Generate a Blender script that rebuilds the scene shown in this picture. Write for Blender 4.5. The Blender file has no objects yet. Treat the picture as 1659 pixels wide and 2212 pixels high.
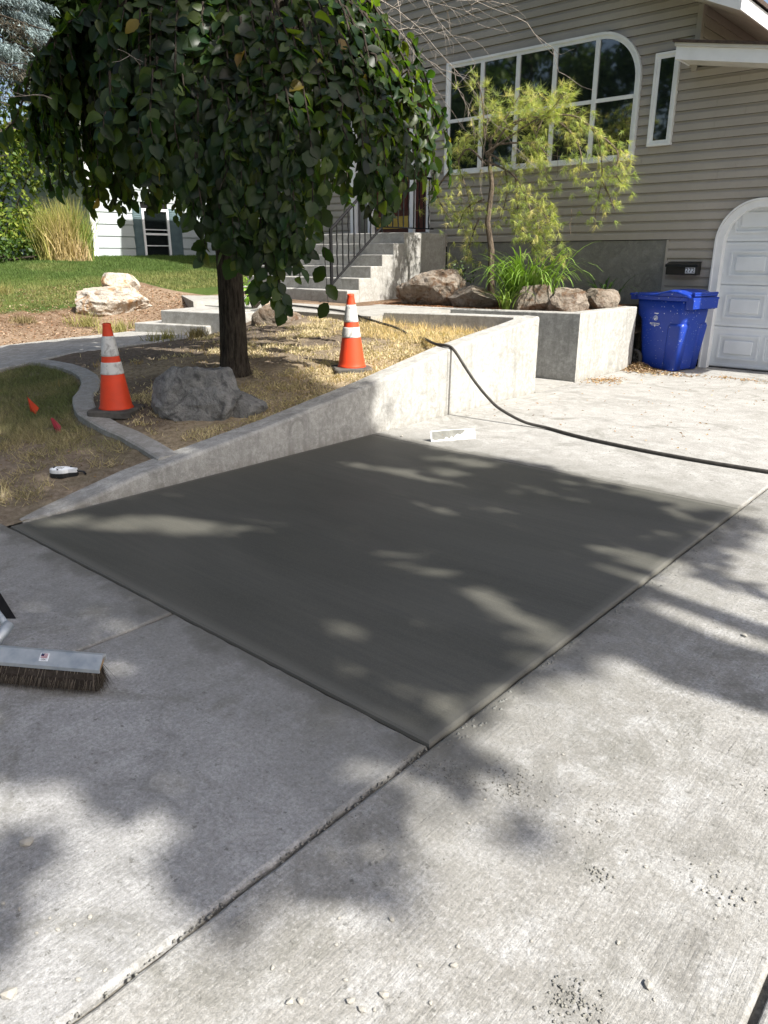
import bpy, math, random
import numpy as np
from mathutils import Matrix, Vector, noise as mnoise
random.seed(7); rng = np.random.default_rng(11)
scene = bpy.context.scene
COL = scene.collection
# ------------------------------------------------------------------ camera
cam_d = bpy.data.cameras.new('Camera'); cam = bpy.data.objects.new('Camera', cam_d); COL.objects.link(cam)
scene.camera = cam
YAW, PITCH = math.radians(41.24), math.radians(19.08)
cam.location = (0, 0, 1.5)
cam.rotation_euler = (math.pi/2 - PITCH, 0, YAW)
cam_d.sensor_fit = 'VERTICAL'; cam_d.sensor_height = 36.0; cam_d.lens = 36.0*1597.2/2212.0
cam_d.clip_start = 0.05; cam_d.clip_end = 2000
scene.render.resolution_x = 768; scene.render.resolution_y = 1024
# ------------------------------------------------------------------ world, sun, exposure
SUN_EL, SUN_AZ = math.radians(46), math.radians(3.5)          # azimuth measured from +X towards +Y
SUN = Vector((math.cos(SUN_EL)*math.cos(SUN_AZ), math.cos(SUN_EL)*math.sin(SUN_AZ), math.sin(SUN_EL)))
w = bpy.data.worlds.new('World'); scene.world = w; w.use_nodes = True
wn = w.node_tree; bg = wn.nodes['Background']
sky = wn.nodes.new('ShaderNodeTexSky'); sky.sky_type = 'NISHITA'; sky.sun_disc = False
sky.sun_elevation = SUN_EL; sky.sun_rotation = math.pi/2 - SUN_AZ
sky.air_density = 1.0; sky.dust_density = 4.0; sky.ozone_density = 1.0
wn.links.new(sky.outputs[0], bg.inputs[0]); bg.inputs[1].default_value = 0.105
sd = bpy.data.lights.new('Sun', 'SUN'); so = bpy.data.objects.new('Sun', sd); COL.objects.link(so)
sd.energy = 5.0; sd.angle = math.radians(0.53); sd.color = (1.0, 0.965, 0.90)
so.rotation_euler = (-SUN).to_track_quat('-Z', 'Y').to_euler(); so.location = (20, 5, 25)
vs = scene.view_settings; vs.view_transform = 'Standard'; vs.look = 'None'; vs.gamma = 1; vs.exposure = 0.95
vs.use_curve_mapping = False
# ------------------------------------------------------------------ node material helper
class N:
    def __init__(s, name):
        s.m = bpy.data.materials.new(name); s.m.use_nodes = True; s.t = s.m.node_tree
        s.p = s.t.nodes['Principled BSDF']; s.out = s.t.nodes['Material Output']
        s.co = s.t.nodes.new('ShaderNodeTexCoord').outputs['Object']
    def new(s, k): return s.t.nodes.new(k)
    def lk(s, a, b): s.t.links.new(a, b)
    def put(s, sock, v):
        if hasattr(v, 'is_output') or isinstance(v, bpy.types.NodeSocket): s.lk(v, sock)
        else: sock.default_value = v
    def mp(s, sc=(1,1,1), rot=(0,0,0), vec=None):
        n = s.new('ShaderNodeMapping'); n.inputs['Scale'].default_value = sc; n.inputs['Rotation'].default_value = rot
        s.lk(vec or s.co, n.inputs['Vector']); return n.outputs[0]
    def noise(s, scale, detail=4, rough=.55, vec=None, dist=0):
        n = s.new('ShaderNodeTexNoise'); n.inputs['Scale'].default_value = scale; n.inputs['Detail'].default_value = detail
        n.inputs['Roughness'].default_value = rough; n.inputs['Distortion'].default_value = dist
        s.lk(vec or s.co, n.inputs['Vector']); return n.outputs['Fac']
    def vor(s, scale, vec=None, feat='F1'):
        n = s.new('ShaderNodeTexVoronoi'); n.inputs['Scale'].default_value = scale; n.feature = feat
        s.lk(vec or s.co, n.inputs['Vector']); return n.outputs['Distance']
    def rng(s, v, a, b, c=0., d=1., smooth=False):
        n = s.new('ShaderNodeMapRange'); n.clamp = True
        if smooth: n.interpolation_type = 'SMOOTHSTEP'
        s.lk(v, n.inputs[0])
        for i, q in zip((1, 2, 3, 4), (a, b, c, d)): n.inputs[i].default_value = q
        return n.outputs[0]
    def ma(s, op, a, b=0.):
        n = s.new('ShaderNodeMath'); n.operation = op; s.put(n.inputs[0], a); s.put(n.inputs[1], b); return n.outputs[0]
    def mix(s, f, a, b, blend='MIX'):
        n = s.new('ShaderNodeMix'); n.data_type = 'RGBA'; n.blend_type = blend
        s.put(n.inputs[0], f)
        for i, v in ((6, a), (7, b)): s.put(n.inputs[i], v if not isinstance(v, tuple) else (*v[:3], 1))
        return n.outputs[2]
    def xyz(s):
        n = s.new('ShaderNodeSeparateXYZ'); s.lk(s.co, n.inputs[0]); return n.outputs
    def bump(s, h, st, d=.01, nrm=None):
        n = s.new('ShaderNodeBump'); n.inputs['Strength'].default_value = st; n.inputs['Distance'].default_value = d
        s.lk(h, n.inputs['Height'])
        if nrm: s.lk(nrm, n.inputs['Normal'])
        return n.outputs[0]
    def attr(s, name='Col'):
        n = s.new('ShaderNodeAttribute'); n.attribute_name = name; return n.outputs['Color']
    def fin(s, color, rough=.8, nrm=None, spec=.3, metal=0.):
        s.put(s.p.inputs['Base Color'], color if not isinstance(color, tuple) else (*color[:3], 1))
        s.put(s.p.inputs['Roughness'], rough); s.p.inputs['Specular IOR Level'].default_value = spec
        s.p.inputs['Metallic'].default_value = metal
        if nrm: s.lk(nrm, s.p.inputs['Normal'])
        return s.m
def basic(name, a, b=None, sc=8, rough=.6, spec=.3, metal=0., bst=.0, bsc=60):
    n = N(name); b = b or tuple(c*.75 for c in a)
    f = n.rng(n.noise(sc, 5), .35, .68)
    return n.fin(n.mix(f, a, b), rough, n.bump(n.noise(bsc, 4), bst) if bst else None, spec, metal)
def concrete(name, lo, hi, dust, broom=None, stain=False, sc=1.0, bst=.25, drip=False):
    n = N(name); big = n.noise(.9*sc, 5, .6, dist=.6); mid = n.noise(7*sc, 7, .72); fine = n.noise(230, 3, .7)
    col = n.mix(n.rng(big, .36, .66), lo, hi)
    col = n.mix(n.rng(mid, .47, .66), col, dust)
    col = n.mix(n.rng(n.noise(15*sc, 6, .75, dist=.5), .52, .68, 0, .55), col, tuple(min(1, c*1.12) for c in dust))
    col = n.mix(n.rng(n.noise(2.2*sc, 6, .75, dist=1.2), .53, .68, 0, .8), col, tuple(c*.72 for c in lo))
    col = n.mix(n.rng(n.noise(48, 5, .75), .54, .70, 0, .5), col, tuple(c*.6 for c in lo))
    col = n.mix(n.rng(fine, .38, .66, 0, .42), col, tuple(c*.55 for c in lo))
    h = n.ma('ADD', n.ma('MULTIPLY', fine, .6), n.ma('MULTIPLY', n.noise(80, 5, .7), 1.6))
    if drip:
        dr_ = n.noise(1, 6, .7, vec=n.mp((9, 9, .9))); col = n.mix(n.rng(dr_, .50, .68, 0, .55), col, tuple(c*.62 for c in lo))
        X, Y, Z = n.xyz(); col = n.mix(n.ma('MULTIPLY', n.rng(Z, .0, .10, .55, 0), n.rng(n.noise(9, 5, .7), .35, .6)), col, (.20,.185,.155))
        jy = n.rng(n.ma('ABSOLUTE', n.ma('ADD', Y, -5.905)), .003, .006, .7, 0); col = n.mix(jy, col, tuple(c*.4 for c in lo))
    if broom:
        v = n.mp(broom); br = n.noise(1.0, 4, .7, vec=v, dist=.35); br = n.mix(n.rng(n.noise(1.6, 3), .40, .66, 0, .8), br, (.5,.5,.5)); br = n.ma('ADD', br, 0.)
        h = n.ma('ADD', h, n.ma('MULTIPLY', br, 1.3)); col = n.mix(n.rng(br, .40, .60, 0, .24), col, tuple(c*.6 for c in lo))
    if stain:      # dried cement wash and scuffs
        sm_ = n.noise(1.3, 7, .72, dist=2.0); col = n.mix(n.rng(sm_, .54, .66, 0, .7), col, (.165,.16,.138))
        sp = n.noise(26, 4, .8); col = n.mix(n.rng(sp, .60, .67, 0, .75), col, (.11,.108,.096))
        sp2 = n.noise(75, 4, .75); col = n.mix(n.rng(sp2, .48, .66, 0, .55), col, (.15,.147,.132)); col = n.mix(n.rng(sp2, .30, .44, .45, 0), col, (.56,.555,.54))
    if stain:      # cement slurry smeared on the old concrete beside the new pour
        X, Y, _ = n.xyz()
        dx = n.ma('SUBTRACT', n.ma('ABSOLUTE', n.ma('ADD', X, 2.785)), 1.565)
        dy = n.ma('SUBTRACT', n.ma('ABSOLUTE', n.ma('ADD', Y, -3.2)), 1.58)
        d = n.ma('MAXIMUM', dx, dy); d = n.ma('ADD', d, n.ma('MULTIPLY', n.ma('SUBTRACT', n.noise(4.5, 5, .65), .5), .40))
        col = n.mix(n.rng(d, .02, .13, .85, 0, True), col, (.085, .082, .069))
        col = n.mix(n.rng(d, .10, .60, .5, 0, True), col, (.19, .185, .165))
    return n.fin(col, .9, n.bump(h, bst, .006), .2)
M = {}
M['drive_far'] = concrete('old_concrete_bright', (.33,.32,.295), (.42,.41,.385), (.49,.485,.46), (9, 60, 1), True)
M['drive_right'] = concrete('brushed_concrete', (.285,.275,.25), (.385,.375,.35), (.49,.487,.475), (95, 4.0, 1), True, bst=.6)
M['drive_left'] = concrete('grey_concrete', (.30,.298,.29), (.375,.372,.365), (.47,.468,.46), (90, 4, 1), True, bst=.55)
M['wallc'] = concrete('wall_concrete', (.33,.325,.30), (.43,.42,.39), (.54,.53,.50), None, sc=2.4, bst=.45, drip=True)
M['stepc'] = concrete('step_concrete', (.32,.31,.28), (.42,.41,.38), (.52,.51,.49), None, sc=1.5, bst=.3)
M['walkc'] = concrete('walk_concrete', (.30,.29,.26), (.38,.37,.34), (.45,.44,.42), None, sc=1.5, bst=.3)
M['found'] = concrete('foundation_concrete', (.20,.20,.18), (.25,.245,.225), (.29,.285,.26), None, sc=1.5, bst=.2)
def fresh():
    n = N('fresh_concrete'); st = n.noise(1, 4, .6, vec=n.mp((1.2, 42, 1))); big = n.noise(1, 5, .6, vec=n.mp((.5, 1.6, 1)), dist=.8)
    col = n.mix(n.rng(big, .32, .68), (.060,.059,.048), (.091,.088,.074))
    col = n.mix(n.rng(st, .4, .64, 0, .35), col, (.050,.052,.047))
    col = n.mix(n.rng(n.noise(220, 2), .42, .7, 0, .25), col, (.16,.155,.135))
    X, Y, _ = n.xyz()
    d = n.ma('MAXIMUM', n.ma('SUBTRACT', n.ma('ABSOLUTE', n.ma('ADD', X, 2.785)), 1.565), n.ma('SUBTRACT', n.ma('ABSOLUTE', n.ma('ADD', Y, -3.2)), 1.58))
    col = n.mix(n.rng(d, -.07, -.02, 0, .5, True), col, (.15,.145,.125))
    h = n.ma('ADD', n.ma('MULTIPLY', st, 1.0), n.ma('MULTIPLY', n.noise(180, 3), .4))
    return n.fin(col, .62, n.bump(h, .16, .004), .28)
M['fresh'] = fresh()
M['grit'] = basic('joint_grit', (.24,.225,.19), (.11,.10,.09), 60, .95, .1, 0, .8, 120)
def colmat(name, rough=.7, spec=.25, trans=0., fine=30, bst=0, vary=.35, tint=(1.5,1.7,.55)):
    n = N(name); a = n.attr()
    c = n.mix(n.rng(n.noise(fine, 3), .3, .7, 0, vary), a, n.mix(1., a, (.45,.42,.38), 'MULTIPLY'))
    m = n.fin(c, rough, n.bump(n.noise(fine*2, 4), bst, .02) if bst else None, spec)
    if trans:
        t = n.new('ShaderNodeBsdfTranslucent'); mx = n.new('ShaderNodeMixShader'); mx.inputs[0].default_value = trans
        n.lk(n.mix(1., c, tint, 'MULTIPLY'), t.inputs[0]); n.lk(n.p.outputs[0], mx.inputs[1]); n.lk(t.outputs[0], mx.inputs[2])
        n.lk(mx.outputs[0], n.out.inputs[0])
    return m
M['soil'] = colmat('yard_soil', .95, .08, 0, 22, .9, .8)
M['blade'] = colmat('grass_blades', .65, .2, .25, 3, 0, .1)
M['leaf'] = colmat('tree_leaves', .42, .32, .42, 14, 0, .25, (3.4,3.4,.7))
M['leaf2'] = colmat('shrub_leaves', .5, .3, .34, 14, 0, .2, (1.6,1.8,.55))
M['blueneedle'] = colmat('spruce_needles', .6, .25, .15, 3, 0, .1, (1.,1.,1.))
M['needle'] = colmat('needles', .6, .25, .35, 3, 0, .1)
M['litter'] = colmat('dry_litter', .85, .1, .1, 20, 0, .3)
def bark(name, a, b, sc):
    n = N(name); v = n.noise(1, 6, .7, vec=n.mp((sc, sc, sc*.16))); 
    return n.fin(n.mix(n.rng(v, .38, .64), b, a), .95, n.bump(v, 1.0, .03), .1)
M['bark'] = bark('dark_bark', (.085,.07,.055), (.02,.017,.014), 38)
M['pinebark'] = bark('pine_bark', (.24,.19,.14), (.09,.07,.055), 45)
M['twig'] = basic('dead_twig', (.34,.30,.26), (.15,.13,.11), 40, .9, .1)
def rock(name, a, b, c, sc=5):
    n = N(name); f = n.noise(sc, 8, .65, dist=.8); g = n.noise(sc*.7, 5, .6, dist=1.5); v = n.vor(sc*1.6)
    col = n.mix(n.rng(f, .35, .65), a, b); col = n.mix(n.rng(g, .5, .66), col, c)
    col = n.mix(n.rng(n.noise(sc*4, 6, .7), .52, .68, 0, .6), col, tuple(x*.35 for x in a))
    return n.fin(col, .92, n.bump(n.ma('ADD', f, n.ma('MULTIPLY', n.noise(sc*9, 6, .7), .5)), .9, .05), .15)
M['rock_grey'] = rock('grey_rock', (.22,.22,.215), (.34,.335,.32), (.12,.12,.12), 9)
M['rock_tan'] = rock('tan_rock', (.19,.15,.11), (.32,.28,.235), (.15,.095,.06), 7)
M['rock_white'] = rock('white_rock', (.42,.36,.29), (.58,.54,.48), (.38,.22,.10), 6)
def siding(name, a):
    n = N(name); v = n.noise(1, 4, .6, vec=n.mp((2, 1, 60)))
    col = n.mix(n.rng(n.noise(1.3, 4), .35, .68), a, tuple(c*.86 for c in a))
    col = n.mix(n.rng(n.noise(14, 5, .7), .5, .75, 0, .35), col, tuple(c*.75 for c in a))
    return n.fin(col, .55, n.bump(v, .08, .004), .3)
M['siding'] = siding('taupe_siding', (.395,.361,.320))
M['nsiding'] = siding('pale_siding', (.43,.475,.48))
M['white'] = basic('white_trim', (.82,.83,.84), (.74,.75,.76), 5, .45, .35)
M['door_w'] = basic('garage_door_paint', (.74,.77,.80), (.66,.69,.72), 3, .45, .35)
M['soffit'] = basic('soffit_vinyl', (.62,.60,.55), (.52,.50,.46), 4, .6)
M['shutter'] = basic('shutter_paint', (.10,.15,.16), (.07,.11,.12), 6, .6)
M['reddoor'] = basic('mahogany_door', (.085,.014,.010), (.045,.009,.007), 12, .35, .4)
M['brass'] = basic('brass', (.55,.38,.10), (.40,.27,.07), 10, .35, .5, .7)
M['iron'] = basic('black_iron', (.010,.010,.011), (.016,.016,.017), 30, .8, .12)
M['shingle'] = basic('roof_shingle', (.10,.075,.06), (.05,.04,.035), 25, .95, .1, 0, .6, 60)
M['dark'] = basic('dark_interior', (.012,.012,.013), (.008,.008,.008), 4, .8, .1)
def glassm():
    n = N('window_glass'); n.fin((.010,.014,.014), .03, n.bump(n.noise(1.2, 2), .03, .05), 1.0); n.p.inputs['IOR'].default_value = 1.75
    return n.m
M['glass'] = glassm()
M['orange'] = basic('cone_orange', (.78,.065,.018), (.62,.06,.022), 6, .55, .35)
def collar():
    n = N('scuffed_collar'); f = n.noise(16, 7, .75, dist=.8)
    return n.fin(n.mix(n.rng(f, .50, .66, 0, .8), (.62,.62,.60), (.20,.19,.18)), .6, None, .3)
M['collar'] = collar()
M['rubber'] = basic('black_rubber', (.05,.048,.045), (.085,.08,.074), 14, .75, .25)
M['conebase'] = basic('cone_base_rubber', (.06,.057,.053), (.14,.13,.115), 9, .85, .2)
def binm():
    n = N('bin_plastic'); d = n.vor(19); d2 = n.vor(33)
    s1 = n.ma('MULTIPLY', n.rng(d, .10, .16, 1, 0), n.rng(n.noise(5, 2), .47, .55)); s2 = n.ma('MULTIPLY', n.rng(d2, .10, .15, 1, 0), n.rng(n.noise(8, 2), .48, .55))
    col = n.mix(n.rng(n.noise(3, 4), .4, .7, 0, .5), (.008,.040,.33), (.012,.040,.24))
    col = n.mix(n.ma('MULTIPLY', n.ma('MAXIMUM', s1, s2), .75), col, (.55,.60,.70))
    return n.fin(col, .42, n.bump(n.noise(140, 2), .1, .003), .4)
M['bin'] = binm()
M['print'] = basic('white_print', (.74,.76,.80), (.62,.65,.70), 60, .6)
M['black'] = basic('black_paint', (.008,.009,.010), (.014,.015,.016), 12, .35, .4)
M['steel'] = basic('trowel_steel', (.42,.43,.43), (.30,.31,.31), 10, .35, .5, .6)
M['galv'] = basic('galvanised_channel', (.44,.47,.49), (.28,.32,.36), 16, .5, .4, .4)
M['smear'] = basic('wet_cement', (.22,.22,.20), (.16,.16,.145), 20, .9, .15, 0, .4, 90)
M['flag_o'] = basic('orange_flag', (.62,.07,.02), (.5,.05,.02), 6, .6)
M['flag_m'] = basic('maroon_flag', (.25,.02,.035), (.17,.015,.025), 6, .6)
M['wood'] = basic('tool_wood', (.30,.20,.10), (.20,.13,.07), 20, .7)
M['asphalt'] = basic('asphalt', (.055,.055,.055), (.035,.035,.035), 30, .95, .1, 0, .5, 90)
M['farground'] = basic('far_ground', (.07,.10,.03), (.11,.10,.05), .4, .95, .1, 0, .5, 6)
M['pebble'] = basic('pebble_stone', (.42,.40,.35), (.27,.255,.23), 30, .9, .15, 0, .3, 80)
M['clod'] = basic('cement_clod', (.25,.243,.215), (.16,.155,.14), 40, .95, .1, 0, .5, 90)
M['hose'] = basic('hose_rubber', (.035,.032,.028), (.065,.06,.052), 25, .6, .3)
# ------------------------------------------------------------------ mesh helpers
class MB:
    def __init__(s): s.v = []; s.f = []
    def add(s, vs, fs):
        o = len(s.v); s.v += [tuple(p) for p in vs]; s.f += [tuple(i+o for i in f) for f in fs]; return s
    def box(s, x0, x1, y0, y1, z0, z1):
        return s.add([(x0,y0,z0),(x1,y0,z0),(x1,y1,z0),(x0,y1,z0),(x0,y0,z1),(x1,y0,z1),(x1,y1,z1),(x0,y1,z1)],
                     [(3,2,1,0),(4,5,6,7),(0,1,5,4),(1,2,6,5),(2,3,7,6),(3,0,4,7)])
    def prism(s, poly, axis, a, b):
        # extrude polygon (pairs) along axis between a and b
        def P(u, v, t): return {'x': (t,u,v), 'y': (u,t,v), 'z': (u,v,t)}[axis]
        n = len(poly); vs = [P(u,v,a) for u,v in poly]+[P(u,v,b) for u,v in poly]
        fs = [tuple(range(n)), tuple(range(2*n-1, n-1, -1))]+[(i, i+n, (i+1)%n+n, (i+1)%n) for i in range(n)]
        return s.add(vs, fs)
    def tube(s, pts, rad, n=8, cap=True):
        pts = [Vector(p) for p in pts]; k = len(pts); rad = rad if hasattr(rad, '__len__') else [rad]*k
        o = len(s.v); ref = Vector((0,0,1))
        prev = None
        for i, p in enumerate(pts):
            t = (pts[min(i+1,k-1)]-pts[max(i-1,0)])
            t = t.normalized() if t.length > 1e-9 else Vector((0,0,1))
            if prev is None:
                a = t.cross(Vector((0,0,1))); a = a.normalized() if a.length > 1e-3 else Vector((1,0,0))
            else:
                a = prev - t*prev.dot(t); a = a.normalized() if a.length > 1e-6 else t.orthogonal().normalized()
            prev = a; b = t.cross(a)
            for j in range(n):
                q = 2*math.pi*j/n; s.v.append(tuple(p+(a*math.cos(q)+b*math.sin(q))*rad[i]))
        for i in range(k-1):
            for j in range(n):
                s.f.append((o+i*n+j, o+i*n+(j+1)%n, o+(i+1)*n+(j+1)%n, o+(i+1)*n+j))
        if cap: s.f.append(tuple(o+j for j in range(n-1,-1,-1))); s.f.append(tuple(o+(k-1)*n+j for j in range(n)))
        return s
    def lathe(s, prof, n=24, c=(0,0,0), cap=True):
        o = len(s.v); k = len(prof)
        for r, z in prof:
            for j in range(n):
                q = 2*math.pi*j/n; s.v.append((c[0]+r*math.cos(q), c[1]+r*math.sin(q), c[2]+z))
        for i in range(k-1):
            for j in range(n): s.f.append((o+i*n+j, o+i*n+(j+1)%n, o+(i+1)*n+(j+1)%n, o+(i+1)*n+j))
        if cap: s.f.append(tuple(o+j for j in range(n-1,-1,-1))); s.f.append(tuple(o+(k-1)*n+j for j in range(n)))
        return s
    def loft(s, rings, cap=True):
        o = len(s.v); n = len(rings[0])
        for r in rings: s.v += [tuple(p) for p in r]
        for i in range(len(rings)-1):
            for j in range(n): s.f.append((o+i*n+j, o+i*n+(j+1)%n, o+(i+1)*n+(j+1)%n, o+(i+1)*n+j))
        if cap: s.f.append(tuple(o+j for j in range(n-1,-1,-1))); s.f.append(tuple(o+(len(rings)-1)*n+j for j in range(n)))
        return s
    def build(s, name, mat, parent=None, smooth=False, bevel=0, **tags):
        me = bpy.data.meshes.new(name); me.from_pydata(s.v, [], s.f); me.update()
        return finish(me, name, mat, parent, smooth, bevel, **tags)
def finish(me, name, mat, parent=None, smooth=False, bevel=0, **tags):
    o = bpy.data.objects.new(name, me); COL.objects.link(o)
    me.materials.append(M[mat] if isinstance(mat, str) else mat)
    if smooth: me.polygons.foreach_set('use_smooth', [True]*len(me.polygons))
    if bevel:
        b = o.modifiers.new('bevel', 'BEVEL'); b.width = bevel; b.segments = 2; b.limit_method = 'ANGLE'
    if parent is not None: par(o, parent)
    for k, v in tags.items(): o[k] = v
    return o
def par(o, p):
    o.parent = p
    if p.type == 'EMPTY': o.matrix_parent_inverse = p.matrix_basis.inverted()
def thing(name, loc, label, category, group=None):
    e = bpy.data.objects.new(name, None); COL.objects.link(e); e.location = loc; e.empty_display_size = .1
    e['label'] = label; e['category'] = category
    if group: e['group'] = group
    return e
def npmesh(name, V, F, mat, cols=None, parent=None, smooth=False, **tags):
    me = bpy.data.meshes.new(name); V = np.asarray(V, np.float32); F = np.asarray(F, np.int32); k = F.shape[1]
    me.vertices.add(len(V)); me.vertices.foreach_set('co', V.ravel())
    me.loops.add(F.size); me.loops.foreach_set('vertex_index', F.ravel())
    me.polygons.add(len(F)); me.polygons.foreach_set('loop_start', np.arange(0, F.size, k, dtype=np.int32))
    me.polygons.foreach_set('loop_total', np.full(len(F), k, np.int32)); me.update(calc_edges=True)
    if cols is not None:
        ca = me.color_attributes.new('Col', 'FLOAT_COLOR', 'POINT'); c = np.ones((len(V), 4), np.float32); c[:, :3] = cols
        ca.data.foreach_set('color', c.ravel())
    return finish(me, name, mat, parent, smooth, **tags)
def scatter(T, F, pos, R, S, col):
    # T template verts (n,3); pos (k,3); R (k,3,3) columns = local axes; S (k,) or (k,3); col (k,3)
    S = np.asarray(S); S = S[:, None] if S.ndim == 1 else S
    V = np.einsum('kij,knj->kni', R, T[None]*S[:, None, :]) + pos[:, None, :]
    k, n = len(pos), len(T); FF = (F[None]+(np.arange(k)*n)[:, None, None]).reshape(-1, F.shape[1])
    return V.reshape(-1, 3), FF, np.repeat(col, n, axis=0)
def unit(a): return a/np.maximum(np.linalg.norm(a, axis=-1, keepdims=True), 1e-9)
def frames(d, nrm):
    # y axis along d, z axis near nrm
    y = unit(d); x = unit(np.cross(y, nrm)); z = np.cross(x, y)
    return np.stack([x, y, z], axis=2)
def merge(parts):
    V = []; F = []; C = []; o = 0
    for v, f, c in parts: V.append(v); F.append(f+o); C.append(c); o += len(v)
    return np.concatenate(V), np.concatenate(F), np.concatenate(C)
def jit(c, k, a=.15):
    return np.clip(np.asarray(c)[None]*(1+rng.uniform(-a, a, (k, 1))+rng.uniform(-a*.4, a*.4, (k, 3))), 0, 1)
# ------------------------------------------------------------------ terrain height
CP = np.array([(-4.4,1.62,0.0),(-4.4,2.08,.02),(-4.4,2.45,.09),(-4.5,2.85,.15),(-4.5,3.7,.21),(-4.5,4.8,.37),(-4.55,5.9,.56),(-4.6,7.1,.68),
 (-5.66,3.1,.28),(-5.0,5.22,.46),(-5.7,4.37,.46),(-6.3,6.8,.70),(-8,6.8,.76),(-5,2.2,.1),(-6.6,2.8,.18),(-5.8,2.65,.16),(-5.6,1.62,.02),(-7,1.62,.04),(-10,1.62,.08),
 (-9,3,.34),(-8.3,4.2,.45),(-9,5.5,.42),(-9.2,6.0,.43),(-8.6,6.3,.50),(-7.2,5.2,.52),(-10.3,5.9,.49),(-9.9,5.7,.43),(-10.2,6.6,.62),(-11.2,6.4,.68),(-12.5,4.5,.75),(-14,7,1.1),(-15.5,7.3,1.38),(-15.8,11.2,1.42),
 (-17,9,1.46),(-20,8,1.5),(-25,10,1.55),(-12,9,.95),(-11,8,.86),(-9.5,8,.79),(-7,8,.78),(-15,3,.9),(-20,2,.8),(-20,20,1.5),(-10,20,1.4),(-6,13,.8),(-4.4,8.5,.3),(-50,10,1.7),(-50,50,1.7),(-40,1.6,.8)])
def _phi(r): return r
_A = np.zeros((len(CP)+3,)*2); _D = np.linalg.norm(CP[:, None, :2]-CP[None, :, :2], axis=2)
_A[:len(CP), :len(CP)] = _D; _A[:len(CP), -3] = 1; _A[:len(CP), -2:] = CP[:, :2]; _A[-3, :len(CP)] = 1; _A[-2:, :len(CP)] = CP[:, :2].T
_W = np.linalg.solve(_A, np.concatenate([CP[:, 2], np.zeros(3)]))
def zt(x, y):
    x = np.asarray(x, float); y = np.asarray(y, float); q = np.stack([x.ravel(), y.ravel()], 1)
    r = np.linalg.norm(q[:, None]-CP[None, :, :2], axis=2)
    return (r@_W[:-3]+_W[-3]+q@_W[-2:]).reshape(x.shape)
def zt1(x, y): return float(zt(np.array([x]), np.array([y]))[0])
CURB = np.array([(-4.46,2.80),(-4.8,2.845),(-5.09,2.87),(-5.35,2.87),(-5.61,2.9),(-5.85,2.95),(-6.06,3.03),(-6.28,3.13),(-6.45,3.22),(-6.62,3.37),(-6.85,3.52),(-7.1,3.63),(-7.4,3.70),(-7.75,3.73),(-8.1,3.70),(-8.3,3.66)])
def curb_y(x): return np.interp(x, CURB[::-1, 0], CURB[::-1, 1])
def fbm(x, y, s, seed=0):
    return np.array([mnoise.fractal(Vector((a*s+seed*7.3, b*s-seed*3.1, seed*1.7)), 1.0, 2.0, 4) for a, b in zip(np.ravel(x), np.ravel(y))])
def zone(x, y):
    # 0 front lawn, 1 planting bed, 2 mulch, 3 far lawn
    z = np.full(np.shape(x), 2)
    z[(x > -8.25) & (y < curb_y(x))] = 0
    z[(x > -8.6) & (y >= curb_y(x)) & (y < 7.0)] = 1
    z[(x <= -8.25) & (y < 3.0) & (x > -9.6)] = 0
    ed = -12.3 - .25*(y-6) + .5*np.sin(y*1.3)
    z[(x < ed)] = 3
    z[(y > 8.0) & (x < -11.0)] = 3
    return z
gx = np.concatenate([np.linspace(-60, -21, 16)[:-1], np.linspace(-21, -10, 60)[:-1], np.linspace(-10, -4.36, 95)])
gy = np.concatenate([np.linspace(1.60, 8.5, 112)[:-1], np.linspace(8.5, 14, 30)[:-1], np.linspace(14, 60, 14)])
GX, GY = np.meshgrid(gx, gy); fx, fy = GX.ravel(), GY.ravel()
n1, n2, n3 = fbm(fx, fy, .9, 1), fbm(fx, fy, 3.2, 2), fbm(fx, fy, 9, 3)
Z = zt(fx, fy)+np.where((fy < 8) & (fx > -16), .012*n2+.010*n3, 0)
Z = np.where((fx > -4.6), np.minimum(Z, zt(np.full_like(fx, -4.6), fy)), Z)
Z = np.where((fx > -6.35) & (fy > 7.42) & (fy < 8.85), -.15, Z)
zn = zone(fx, fy)
colr = np.zeros((len(fx), 3))
def lerp(a, b, t): t = np.clip(t, 0, 1)[:, None]; return np.asarray(a)*(1-t)+np.asarray(b)*t
c_lawn = lerp((.21,.185,.12), (.30,.24,.18), .5+1.1*n1-.6*(fy-2.4)+.4*n2)
c_bed = lerp((.19,.155,.12), (.42,.34,.23), .55+1.2*n1+.6*(fx+6.2)+.5*n2)
c_mul = lerp((.20,.135,.09), (.32,.235,.165), .5+1.2*n1+.7*n3)
c_far = lerp((.06,.10,.025), (.10,.14,.035), .5+n1)
for k, c in enumerate((c_lawn, c_bed, c_mul, c_far)): colr[zn == k] = c[zn == k]
nx, ny = len(gx), len(gy)
idx = np.arange(nx*ny).reshape(ny, nx)
F = np.stack([idx[:-1, :-1].ravel(), idx[:-1, 1:].ravel(), idx[1:, 1:].ravel(), idx[1:, :-1].ravel()], 1)
npmesh('yard_ground', np.stack([fx, fy, Z], 1), F, 'soil', colr, smooth=True, kind='structure')
g = MB().box(-400, 400, -400, 400, -.6, -.2).build('ground', 'farground', kind='structure')
MB().box(-60, 60, -12, -3.4, -.19, -.14).build('street', 'asphalt', kind='structure')
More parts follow.
